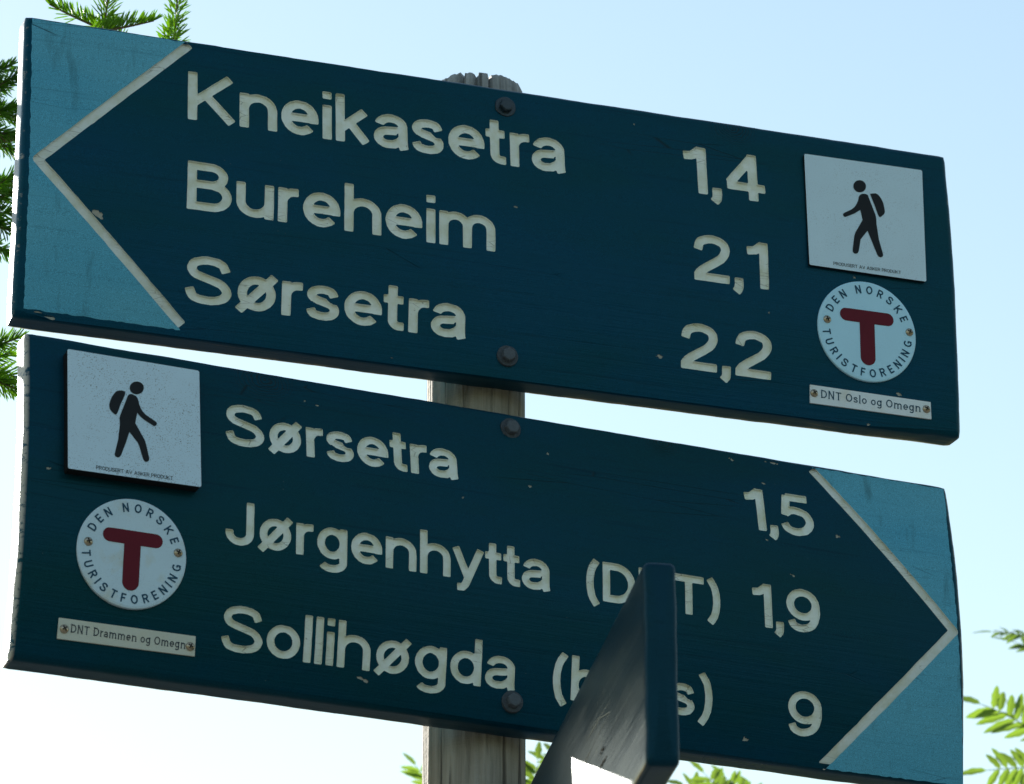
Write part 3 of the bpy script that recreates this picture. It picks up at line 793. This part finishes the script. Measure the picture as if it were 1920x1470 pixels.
add_strip(top, [(1519, 721), (1745, 754), (1746.5, 786), (1519, 755)], 'DNT Oslo og Omegn', ((1539, 746), (1726, 773)), 15, 'strip', 'navy_print', [(1526.5, 737), (1737, 767)])

finish_sign(low, 'direction_sign', 'lower blue board with pale arrow tip, listing Sørsetra, Jørgenhytta and Sollihøgda',
    [('Sørsetra', (425, 832), (858, 900), 77), ('Jørgenhytta', (423, 1019), (1031, 1110), 83), ('(DNT)', (1100, 1122), (1350, 1161), 74),
     ('1,5', (1403, 991), (1528, 1009), 76), ('1,9', (1413, 1173), (1538, 1190), 81), ('Sollihøgda', (413, 1220), (964, 1296), 90),
     ('(buss)', (1036, 1308), (1334, 1349), 85), ('9', (1477, 1377), (1539, 1386), 86)],
    [(1521, 880), (1788, 1184), (1541, 1436)], [(1522, 876), (1769, 917), (1776, 985), (1786, 1080), (1797, 1200), (1803, 1330), (1806, 1474), (1543, 1441), (1790, 1184)],
    [(683, 1275, 14, 3.5, -14), (1372, 862, 6, 2.5, -25), (1450, 868, 11, 3, -12), (1435, 865, 3, 2, 0), (1570, 1006, 5, 4, 0), (1487, 1079, 7, 1.8, -20), (1398, 1387, 7, 4, 10), (1431, 906, 4, 2, -20),
     (1438, 1012, 3, 2, -30), (90, 878, 5, 2.5, 0), (595, 760, 5, 1.6, 0), (572, 752, 2, 2, 0), (1027, 851, 3, 3, 0), (868, 933, 3, 1.6, 30), (994, 912, 3, 3, 0)],
    [(496, 712, .012), (1243, 832, .008)], .62, 2,
    [(957, 804, 'bolt', .1, .0105), (960, 1316, 'bolt', .7)])
add_hiker(low, [(125, 656), (372, 697), (376, 915), (126, 880)],
    [(100+(790+67*math.cos(R(a))-8*math.sin(R(a)))/5.07, 640+(446+59*math.sin(R(a))+8*math.cos(R(a)))/5.07) for a in range(0, 360, 20)],
    [(100+x/5.07, 640+y/5.07) for x, y in [(600, 475), (640, 470), (683, 492), (640, 597), (600, 695), (560, 672), (535, 640), (533, 590), (550, 540), (575, 500)]],
    [(100+x/5.07, 640+y/5.07) for x, y in [(708, 515), (725, 504), (748, 504), (785, 523), (803, 550), (815, 600), (832, 640), (850, 670), (880, 700), (975, 765), (985, 780), (978, 800), (958, 808), (860, 745), (825, 715), (797, 680), (790, 715), (778, 778), (865, 935), (880, 980), (908, 1115), (905, 1137), (887, 1151), (866, 1148), (850, 1125), (815, 1000), (800, 965), (722, 862), (690, 960), (640, 1088), (625, 1106), (604, 1109), (584, 1098), (578, 1078), (615, 930), (632, 790), (628, 725), (640, 690)]],
    ((179, 881.6), (323, 902), 7), .011, .0125, 'plaque_dirty', 0)
add_disc(low, (247.5, 1037.5), 102, 'disc_old', [(165.7, 1015), (334, 1036.6)])
add_strip(low, [(110.6, 1158), (367, 1193), (365, 1230.5), (107, 1197)], 'DNT Drammen og Omegn', ((132, 1186), (347, 1217)), 13.5, 'strip_old', 'grey_print', [(120.4, 1179), (356.6, 1212)])

# ------------------------------------------------------------------ the board that points at the viewer
def end_on_board():
    a = R(9.0); e = Vector((math.sin(a), -math.cos(a), 0)); m = Vector((math.cos(a), math.sin(a), 0)); z = Vector((0, 0, 1))
    zt, H, t = 2.749, .172, .0268; Ltip, Lback = .612, .42; b = .005
    c = m*R_POST+z*(zt-H)
    root = empty('direction_sign', Matrix(((-e.x, m.x, 0, c.x), (-e.y, m.y, 0, c.y), (0, 0, 1, c.z), (0, 0, 0, 1))))
    tag(root, 'narrow dark blue board jutting out end-on below the other two boards', 'sign', 'blue wooden direction boards on the post')
    # section: local y 0..t (left face at 0), z 0..H with rounded arrises, swept along x from -Ltip to Lback
    sec = []
    for cy, cz, a0 in ((b, b, 180), (t-b, b, 270), (t-b, H-b, 0), (b, H-b, 90)):
        sec += [(cy+b*math.cos(R(a0+k*22.5)), cz+b*math.sin(R(a0+k*22.5))) for k in range(5)]
    dense = []
    for i, p in enumerate(sec):
        q = sec[(i+1) % len(sec)]; n = max(1, int(math.hypot(q[0]-p[0], q[1]-p[1])/.008))
        dense += [(p[0]+(q[0]-p[0])*k/n, p[1]+(q[1]-p[1])*k/n) for k in range(n)]
    n = len(dense); xs = [-Ltip, -Ltip+.0006, -Ltip+.0025, -Ltip+.006]+[-Ltip+.006+(Ltip+Lback-.012)*k/90 for k in range(1, 91)]+[Lback-.002, Lback]
    V, Fc = [], []
    for i, x in enumerate(xs):
        ins = {0: .005, 1: .0028, 2: .0008}.get(i, {len(xs)-1: .004, len(xs)-2: .001}.get(i, 0))
        for y, zz in dense:
            yy = t/2+(y-t/2)*(1-ins/(t/2)); z2 = H/2+(zz-H/2)*(1-ins/(H/2))
            nn = noise.noise((x*14, y*40, zz*40+5))*.0009
            V.append((x, yy+nn, z2+nn))
    for i in range(len(xs)-1):
        for k in range(n):
            q, r = i*n+k, i*n+(k+1) % n; Fc.append((q, q+n, r+n, r))
    cidx = len(V); V.append((xs[0], t/2, H/2)); V.append((xs[-1], t/2, H/2)); lb = (len(xs)-1)*n
    for k in range(n): Fc.append((cidx, k, (k+1) % n)); Fc.append((cidx+1, lb+(k+1) % n, lb+k))
    mb = painted_wood('navy_paint_end_on', (.003, .030, .056), (.002, .025, .046), 9, 0, .33, (), .6, 11., 0., .22)
    o = mesh_obj('board', V, Fc, mb, root, smooth=True)
    try: o.data.set_sharp_from_angle(angle=R(38))
    except Exception: pass
    # checks in the wood of the sunlit face
    rnd = random.Random(3)
    for k, (x, zz, l) in enumerate(((-.44, .064, .035), (-.43, .076, .022), (-.30, .057, .03))):
        pts = [Vector((x+l*i/8, -.0001, zz+noise.noise((i*.9, k*3., 0))*.0022)) for i in range(9)]
        V, Fc = [], []
        for i, p in enumerate(pts):
            wd = .0010*math.sin(math.pi*(i+.3)/8.6)+.0002
            V += [(p.x, p.y-.0006, p.z-wd), (p.x, p.y-.0006, p.z+wd)]
        for i in range(8): Fc.append((2*i, 2*i+1, 2*i+3, 2*i+2))
        mesh_obj('wood_check', V, Fc, M['slot'], root)
    # two bolts holding it to the post, on the far face
    for zz in (.04, .12):
        V, Fc = lathe([(.0095, -.002), (.0095, .0016), (.0072, .0018), (.0072, .0075), (.004, .0078)], 6, (0, 0, 0))
        V = [(p[0], t-p[1], zz+p[2]) for p in V]; mesh_obj('bolt', V, [f[::-1] for f in Fc], M['bolt'], root)
end_on_board()

# ------------------------------------------------------------------ the post
def post_mat():
    m, nt, b, nd = material('weathered_post'); L = nt.links.new
    tc = nd('TexCoord')
    def sc(v):
        n = nd('Mapping'); n.inputs['Scale'].default_value = v; L(tc.outputs['Object'], n.inputs['Vector']); return n.outputs[0]
    g = tex_noise(nt, nd, sc((110, 110, 5)), 1, 6, .7, .3); br = tex_noise(nt, nd, sc((14, 14, 3)), 1, 4, .6); lich = tex_noise(nt, nd, sc((9, 9, 6)), 1, 4, .6)
    c = ramp(nt, nd, g, [(.25, (.13, .122, .10)), (.5, (.33, .31, .26)), (.8, (.52, .50, .44))])
    c = mix(nt, nd, ramp(nt, nd, br, [(.4, 0.), (.7, .6)]), c, (.27, .22, .15))
    c = mix(nt, nd, ramp(nt, nd, lich, [(.52, 0.), (.72, .5)]), c, (.25, .27, .19))
    sep = nd('SeparateXYZ'); L(tc.outputs['Object'], sep.inputs[0])
    gf = math_(nt, nd, 'MULTIPLY', math_(nt, nd, 'SUBTRACT', sep.outputs[2], 3.40), 12., True)   # silvered end grain at the head
    c = mix(nt, nd, gf, c, ramp(nt, nd, g, [(.3, (.16, .17, .18)), (.7, (.40, .42, .43))]))
    ck = nd('TexVoronoi', feature='DISTANCE_TO_EDGE'); ck.inputs['Scale'].default_value = 1; L(sc((45, 45, 1.6)), ck.inputs['Vector'])
    ckl = math_(nt, nd, 'MULTIPLY', ramp(nt, nd, ck.outputs['Distance'], [(0., 1.), (.05, 0.)]), ramp(nt, nd, br, [(.42, 0.), (.55, 1.)]))
    L(mix(nt, nd, math_(nt, nd, 'MULTIPLY', ckl, .8), c, (.03, .025, .02)), b.inputs['Base Color']); b.inputs['Roughness'].default_value = .85
    wr = tex_noise(nt, nd, sc((35, 35, 160)), 1, 4, .65)
    hh = math_(nt, nd, 'ADD', math_(nt, nd, 'MULTIPLY', g, .6), math_(nt, nd, 'MULTIPLY', wr, .55))
    bump(nt, nd, b, math_(nt, nd, 'SUBTRACT', hh, ckl), .9, .004); return m
def build_post():
    ztop = at_y(900, 136, -.043).z; n = 120; V, Fc = [], []
    zs = [-.4+(ztop+.4)*k/150 for k in range(150)]+[ztop-.010, ztop-.004, ztop]
    rnd = random.Random(9); notch = [rnd.uniform(-.0010, .0006) for _ in range(n)]
    for k in range(n): notch[k] += noise.noise((k*.13, 1, 4))*.0022
    splits = {int(n*.755): .012, int(n*.80): .010, int(n*.70): .007, int(n*.30): .01, int(n*.05): .012}
    for i, z in enumerate(zs):
        t = z/ztop; r0 = .0560-.0090*max(0, t)
        for k in range(n):
            a = 2*math.pi*k/n; c, s = math.cos(a), math.sin(a)
            r = r0+noise.noise((c*1.5, s*1.5, z*1.2))*.0014+noise.noise((c*9, s*9, z*.9))*.0010-max(0, noise.noise((c*13, s*13, z*.7+5))-.35)*.006
            zz = z
            if i >= 150: zz = z+notch[k]*(1 if i == 152 else .6 if i == 151 else .3); r -= (.0022 if i == 152 else .0004 if i == 151 else 0)
            if k in splits and z > ztop-.16: r -= .006*min(1, (z-ztop+.16)/.1); zz -= splits[k] if i == 152 else 0
            V.append((r*c, r*s, zz))
    for i in range(len(zs)-1):
        for k in range(n):
            q, r = i*n+k, i*n+(k+1) % n; Fc.append((q, r, r+n, q+n))
    c = len(V); V.append((0, 0, ztop+.004)); lb = (len(zs)-1)*n
    for k in range(n): Fc.append((lb+k, lb+(k+1) % n, c))
    o = mesh_obj('wooden_post', V, Fc, post_mat(), smooth=True)
    try: o.data.set_sharp_from_angle(angle=R(50))
    except Exception: pass
    tag(o, 'round weathered grey wooden post carrying the direction boards', 'post')
build_post()

# ------------------------------------------------------------------ spruce beside the post
def shoot_mesh(name, L, n, nl, seed, bend=.15, up=0., mats=None, wide=58):
    """a twig along +Z thick with needles; up > 0 combs the needles to one side (+X)"""
    rnd = random.Random(seed); V, Fc, fm = [], [], []
    def pos(t): return Vector((bend*L*t*t, .3*bend*L*math.sin(t*3), L*t))
    pts = [pos(k/8) for k in range(9)]; tv, tf = tube(pts, [.0019*(1-.6*k/8) for k in range(9)], 5); V += tv; Fc += tf; fm += [0]*len(tf)
    for k in range(n):
        t = (k+rnd.random())/n; p = pos(t); az = k*2.39996+rnd.uniform(-.4, .4)
        if up and math.cos(az) < 0 and rnd.random() < up: az = math.pi-az
        el = R(rnd.gauss(wide-26*t**3, 8)); d = Vector((math.cos(az)*math.sin(el), math.sin(az)*math.sin(el), math.cos(el)))
        if up: d = (d+Vector((.35*up, 0, 0))).normalized()
        l = nl*rnd.uniform(.75, 1.1)*(1-.35*t**4); w_ = .00085
        s1 = d.cross(Vector((.3, .5, .8))).normalized(); s2 = d.cross(s1); cv = Vector((0, 0, 1))*l*.08
        b = len(V); V += [p, p+d*l*.3+s1*w_+cv*.3, p+d*l*.3+(s2*.87-s1*.5)*w_+cv*.3, p+d*l*.3+(-s2*.87-s1*.5)*w_+cv*.3,
                          p+d*l*.8+s1*w_*.9+cv, p+d*l*.8+(s2*.87-s1*.5)*w_*.9+cv, p+d*l*.8+(-s2*.87-s1*.5)*w_*.9+cv, p+d*l+cv*1.1]
        for i in range(3):
            j = (i+1) % 3; Fc += [(b, b+1+j, b+1+i), (b+1+i, b+1+j, b+4+j, b+4+i), (b+4+i, b+4+j, b+7)]; fm += [1, 1, 1]
    return V, Fc, fm
def z_to(p, q, roll_to=Vector((0, 0, 1))):
    z = (q-p).normalized(); x = (roll_to-z*roll_to.dot(z))
    if x.length < .05: x = Vector((1, 0, 0))-z*z.x
    x.normalize(); y = z.cross(x)
    return Matrix(((x.x, y.x, z.x, p.x), (x.y, y.y, z.y, p.y), (x.z, y.z, z.z, p.z), (0, 0, 0, 1)))
def spruce():
    root = empty('spruce_tree', Matrix.Translation((-2.0, .45, 0)))
    tag(root, 'spruce tree whose backlit twigs reach in behind the boards', 'tree')
    O = Vector((-2.0, .45, 0)); rnd = random.Random(21); HT = 7.2
    V, Fc = tube([Vector((.03*math.sin(z), .03*math.cos(z*1.3), z)) for z in [HT*k/16 for k in range(17)]], [.105*(1-.93*k/16) for k in range(17)], 12)
    mesh_obj('trunk', V, Fc, M['bark'], root, smooth=True)
    # full branches away from the boards
    protos = []
    for p in range(3):
        V, Fc, fm = [], [], []; L = 1.0
        pts = [Vector((L*t, 0, -.10*t+.12*t*t)) for t in [k/8 for k in range(9)]]
        tv, tf = tube(pts, [.012*(1-.85*k/8) for k in range(9)], 6); V += tv; Fc += tf; fm += [0]*len(tf)
        for k in range(17):
            t = .22+.78*k/16; i = pts[0].lerp(pts[8], t); i.z = -.10*t+.12*t*t
            sd_ = 1 if k % 2 else -1; l = (.30*(1-t)+.10)*rnd.uniform(.8, 1.2)
            d = Vector((.75, sd_*.9 if k < 16 else 0, rnd.uniform(-.15, .12))).normalized()
            sv, sf, sm = shoot_mesh('s', l, int(70+l*150), .015, p*50+k, .12); Mx = z_to(i, i+d); b = len(V)
            V += [Mx @ Vector(v) for v in sv]; Fc += [tuple(b+q for q in f) for f in sf]; fm += sm
        me = bpy.data.meshes.new('branch'); me.from_pydata([tuple(v) for v in V], [], Fc); me.materials.append(M['twig']); me.materials.append(M['needle_dark'])
        me.polygons.foreach_set('material_index', fm); protos.append(me)
    z = .7
    while z < HT-.3:
        for k in range(5):
            az = 72*k+rnd.uniform(-20, 20)+z*40; a = (az+180) % 360-180   # 0 = towards the boards (+X), 90 = away from the viewer
            if z > 1.5 and -70 < a < 105: continue
            br = bpy.data.objects.new('branch', protos[rnd.randrange(3)]); COL.objects.link(br); br.parent = root
            s = max(.25, 1.45*(1-z/HT)**.8)*rnd.uniform(.85, 1.1); br.scale = (s, s, s); br.location = (0, 0, z); br.rotation_euler = (0, rnd.uniform(.0, .15), R(az))
        z += rnd.uniform(.22, .32)
    # the branches the boards half hide: stems to the twigs seen past their edges
    def limb(pts, r0, r1):
        pts = [Vector(p) for p in zip(*[[q[1] for q in cat([(0, p[i]) for p in pts], 6)] for i in range(3)])]   # bend it smoothly
        nb = len(pts)
        V, Fc = tube([p-O for p in pts], [.7*(r0+(r1-r0)*k/(len(pts)-1)) for k in range(len(pts))], 7)
        b = mesh_obj('branch', V, Fc, M['twig'], root, smooth=True)
        V, Fc, fm = [], [], []                       # side twigs on the stretch nearer the trunk
        for k in range(34):
            t = k/33*.95+.03; i = t*(nb-1); p = pts[int(i)].lerp(pts[min(nb-1, int(i)+1)], i-int(i))
            if p.x > -.98: continue
            ax = (pts[min(nb-1, int(i)+1)]-pts[int(i)]).normalized(); side = ax.cross(Vector((0, 0, 1)))*(1 if k % 2 else -1)
            d = (ax*.7+side*.8+Vector((0, 0, rnd.uniform(-.25, .15)))).normalized(); l = rnd.uniform(.12, .26)
            sv, sf, sm = shoot_mesh('s', l, int(110+l*900), .019, k+int(r0*9000), .12); Mx = z_to(p-O, p-O+d); c = len(V)
            V += [Mx @ Vector(v) for v in sv]; Fc += [tuple(c+q for q in f) for f in sf]; fm += sm
        mesh_obj('shoot', V, Fc, [M['twig'], M['needle_dark']], b, fmat=fm)
        return b
    def shoots(parent, lst, y, seed, mat, dens=1.0):
        for k, (bx, by, tx, ty, dy, up, nl) in enumerate(lst):
            p = at_y(bx, by, y+dy); q = at_y(tx, ty, y+dy+rnd.uniform(-.02, .02)); L = (q-p).length
            V, Fc, fm = shoot_mesh('s', L, int((50+L*1900)*dens), nl, seed*40+k, .06, up)
            Mx = z_to(p-O, q-O, Vector((0, -.2, 1)))
            mesh_obj('shoot', [Mx @ Vector(v) for v in V], Fc, [M['twig'], mat], parent, fmat=fm)
    def knots_(*q): return [Vector(p) for p in q]
    y = .10
    a1 = at_y(30, 300, y+.03); mid = at_y(190, 230, y)
    b1 = limb([O+Vector((0, 0, 3.15)), O+Vector((.7, -.10, 3.28)), at_y(-260, 330, y+.1), at_y(-60, 270, y+.02), mid, at_y(330, 200, y)], .017, .003)
    shoots(b1, [(175, 140, 216, -45, 0, 0, .0240), (195, 55, 90, 14, .02, .85, .0195), (170, 62, 290, 46, -.02, .8, .0195), (315, 150, 336, -30, .01, .0, .0215),
                (300, 120, 322, 45, .02, .0, .0195), (240, 120, 205, 40, .03, 0, .0195), (120, 240, 140, 120, 0, 0, .0195)], y, 1, M['needle'], .58)
    b2 = limb([O+Vector((0, 0, 3.0)), O+Vector((.8, -.12, 3.14)), at_y(-240, 260, y), at_y(-90, 215, y-.02)], .014, .004)
    shoots(b2, [(-90, 215, 30, 150, 0, 0, .0205), (-80, 170, 22, 130, .02, .3, .0205), (-110, 240, 34, 205, .02, 0, .0205), (-95, 225, 26, 262, -.02, 0, .0205), (-60, 240, 20, 285, .03, 0, .0205),
                (-70, 150, 8, 165, .03, 0, .0195), (-60, 200, 36, 225, .05, 0, .0205)], y, 2, M['needle_dark'], .85)
    b3 = limb([O+Vector((0, 0, 2.86)), O+Vector((.8, -.14, 2.98)), at_y(-230, 430, y), at_y(-80, 395, y)], .013, .004)
    shoots(b3, [(-80, 395, 24, 335, 0, 0, .0205), (-70, 400, 30, 362, .03, 0, .0205), (-85, 410, 26, 402, .02, 0, .0205), (-60, 400, 22, 440, -.02, .3, .0205), (-80, 430, 14, 480, .03, 0, .0205),
                (-60, 380, 10, 352, .04, 0, .0195)], y, 3, M['needle_dark'], .85)
    b4 = limb([O+Vector((0, 0, 2.66)), O+Vector((.8, -.14, 2.78)), at_y(-230, 680, y), at_y(-70, 668, y)], .012, .004)
    shoots(b4, [(-70, 668, 36, 640, 0, .4, .021), (-80, 690, 20, 668, .02, 0, .0205), (-90, 640, -5, 650, 0, 0, .0205)], y, 4, M['needle'], .6)
    shoots(b4, [(-80, 680, 40, 742, .01, 0, .023), (-60, 700, 14, 728, .0, .4, .022), (-40, 690, 36, 712, .03, 0, .022)], y, 5, M['needle'], .6)
spruce()

# ------------------------------------------------------------------ rowan behind the boards
def rowan_leaf_mesh(pairs, ll, lw, seed, droop=.2):
    rnd = random.Random(seed); V, Fc = [], []; Lr = ll*.33*(pairs+1.2)
    def pos(t): return Vector((Lr*t, 0, -droop*Lr*t*t))
    tv, tf = tube([pos(k/6) for k in range(7)], [.0011*(1-.5*k/6) for k in range(7)], 4); V += tv; Fc += tf
    def leaflet(p, d, nrm, l, w_):
        s_ = d.cross(nrm).normalized(); b = len(V); cols = 6
        for k in range(cols+1):
            t = k/cols; wd = w_*(math.sin(math.pi*min(1, t*.93+.05))**.75)*(1-.25*t) if 0 < k < cols else .0004
            c = p+d*l*t-nrm*l*.12*t*t; saw = 1+.10*(1 if k % 2 else -1)
            V.extend([c+s_*wd*saw+nrm*wd*.30, c, c-s_*wd*saw+nrm*wd*.30])
        for k in range(cols):
            a = b+3*k; Fc.extend([(a, a+3, a+4, a+1), (a+1, a+4, a+5, a+2)])
    for k in range(pairs):
        t = .28+.66*k/pairs; sz = 1-.25*abs(t-.6)
        for sd_ in (1, -1):
            d = Vector((.50+rnd.uniform(-.08, .12), sd_, rnd.uniform(-.30, .1))).normalized(); nrm = Vector((rnd.uniform(-.15, .15), rnd.uniform(-.35, .35), 1)); nrm = (nrm-d*nrm.dot(d)).normalized()
            leaflet(pos(t)+Vector((rnd.uniform(-.002, .002), 0, 0)), d, nrm, ll*sz*rnd.uniform(.9, 1.08), lw*sz)
    leaflet(pos(1), (pos(1)-pos(.8)).normalized(), Vector((0, 0, 1)), ll*.95, lw)
    me = bpy.data.meshes.new('leaf'); me.from_pydata([tuple(v) for v in V], [], Fc); me.materials.append(M['rowan']); return me
def rowan():
    O = Vector((.62, 2.35, 0)); root = empty('rowan_tree', Matrix.Translation(O)); rnd = random.Random(8)
    tag(root, 'young rowan with yellow-green backlit feathery leaves behind the boards', 'tree')
    meshes = [rowan_leaf_mesh(6, .046, .0069, k, .12+.08*k) for k in range(4)]
    V, Fc = tube([Vector((.04*math.sin(z*2), .03*math.sin(z*1.4), z)) for z in [2.75*k/10 for k in range(11)]], [.034*(1-.6*k/10) for k in range(11)], 9)
    mesh_obj('trunk', V, Fc, M['rowan_bark'], root, smooth=True)
    def leaf(parent, P, d, up, s=1.):
        me = meshes[rnd.randrange(4)]; x = d.normalized(); z = (up-x*up.dot(x)).normalized(); y = z.cross(x)
        o = bpy.data.objects.new('leaf', me); COL.objects.link(o); o.parent = parent
        q = P-O; o.matrix_local = Matrix(((x.x*s, y.x*s, z.x*s, q.x), (x.y*s, y.y*s, z.y*s, q.y), (x.z*s, y.z*s, z.z*s, q.z), (0, 0, 0, 1)))
        return o
    def twig(pts, r0=.007, r1=.002):
        V, Fc = tube([p-O for p in pts], [r0+(r1-r0)*k/(len(pts)-1) for k in range(len(pts))], 6); return mesh_obj('branch', V, Fc, M['rowan_bark'], root, smooth=True)
    top_ = O+Vector((-.03, -.02, 2.6)); y = 2.0
    groups = [   # branch end (pixel), leaves: base pixel -> tip pixel, facing
        ((2010, 1420), 2.0, [((1965, 1395), (1812, 1255), .15), ((1990, 1440), (1800, 1432), .1), ((1990, 1500), (1820, 1500), .1), ((2000, 1250), (1880, 1165), .95), ((1960, 1200), (1830, 1165), 1.2), ((2010, 1420), (1900, 1290), .5)]),
        ((1120, 1560), 1.9, [((1110, 1490), (1000, 1385), .3), ((1100, 1500), (1030, 1360), .2), ((1000, 1530), (1010, 1375), .4), ((1050, 1530), (1075, 1370), .6), ((1090, 1560), (990, 1450), .6), ((1150, 1550), (1120, 1410), .5), ((1100, 1520), (1040, 1385), 1.), ((1060, 1520), (985, 1420), .2)]),
        ((1360, 1600), 2.0, [((1380, 1530), (1262, 1420), .3), ((1390, 1530), (1300, 1410), .5), ((1420, 1520), (1340, 1425), .2), ((1420, 1550), (1390, 1445), .3), ((1450, 1540), (1400, 1440), .8), ((1340, 1560), (1290, 1440), .9), ((1480, 1550), (1370, 1455), .6), ((1340, 1540), (1275, 1470), .2), ((1500, 1560), (1340, 1465), .3)]),
        ((760, 1590), 2.1, [((830, 1520), (778, 1385), 1.3), ((850, 1560), (776, 1462), .9)]),
    ]
    for (bx, by), yy, lv in groups:
        e = at_y(bx, by, yy); b = twig([top_, top_.lerp(e, .5)+Vector((0, 0, -.06)), e], .010, .003)
        for (ax, ay), (tx, ty), tilt in lv:
            dy = rnd.uniform(-.12, .12); P = at_y(ax, ay, yy+dy); Q = at_y(tx, ty, yy+dy); d = Q-P
            V, Fc = tube([e-O, (e.lerp(P, .5)-O)+Vector((0, 0, -.01)), P-O], [.0022, .0018, .0014], 5); mesh_obj('twig', V, Fc, M['rowan_bark'], b)
            up = Vector((0, -1, tilt+.25)); leaf(b, P, d, up, d.length/.150)
    # the rest of the crown, below and beside what the photograph takes in
    def screened(u):                                  # behind one of the two boards
        x, y_ = u; return 110 < x < 1730 and (60+.150*x < y_ < 560+.128*x or 665+.168*x < y_ < 1195+.138*x)
    for k in range(52):
        az = rnd.uniform(0, 360); z0 = rnd.uniform(1.5, 2.7); l = rnd.uniform(.35, .85)
        s0 = O+Vector((0, 0, z0)); e = s0+Vector((math.cos(R(az))*l, math.sin(R(az))*l, rnd.uniform(.15, .75)))
        b = None
        for j in range(8):
            t = .30+.70*j/7; P = s0.lerp(e, t); d = Vector((rnd.uniform(-1, 1), rnd.uniform(-1, 1), rnd.uniform(-.3, .5)))+(e-s0).normalized()*.8; d.normalize()
            ok = True
            for q in (0, .08, .16):
                u = to_px(P+d*q)
                if u and -150 < u[0] < 2060 and u[1] < 1540 and not screened(u): ok = False
            if ok:
                if b is None: b = twig([s0, s0.lerp(e, .5)+Vector((0, 0, -.03)), e if (to_px(e)[1] > 1520 or screened(to_px(e)) or not -60 < to_px(e)[0] < 1980) else s0.lerp(e, .5)], .007, .002)
                leaf(b, P, d, Vector((rnd.uniform(-.4, .4), rnd.uniform(-.4, .4), 1)))
rowan()
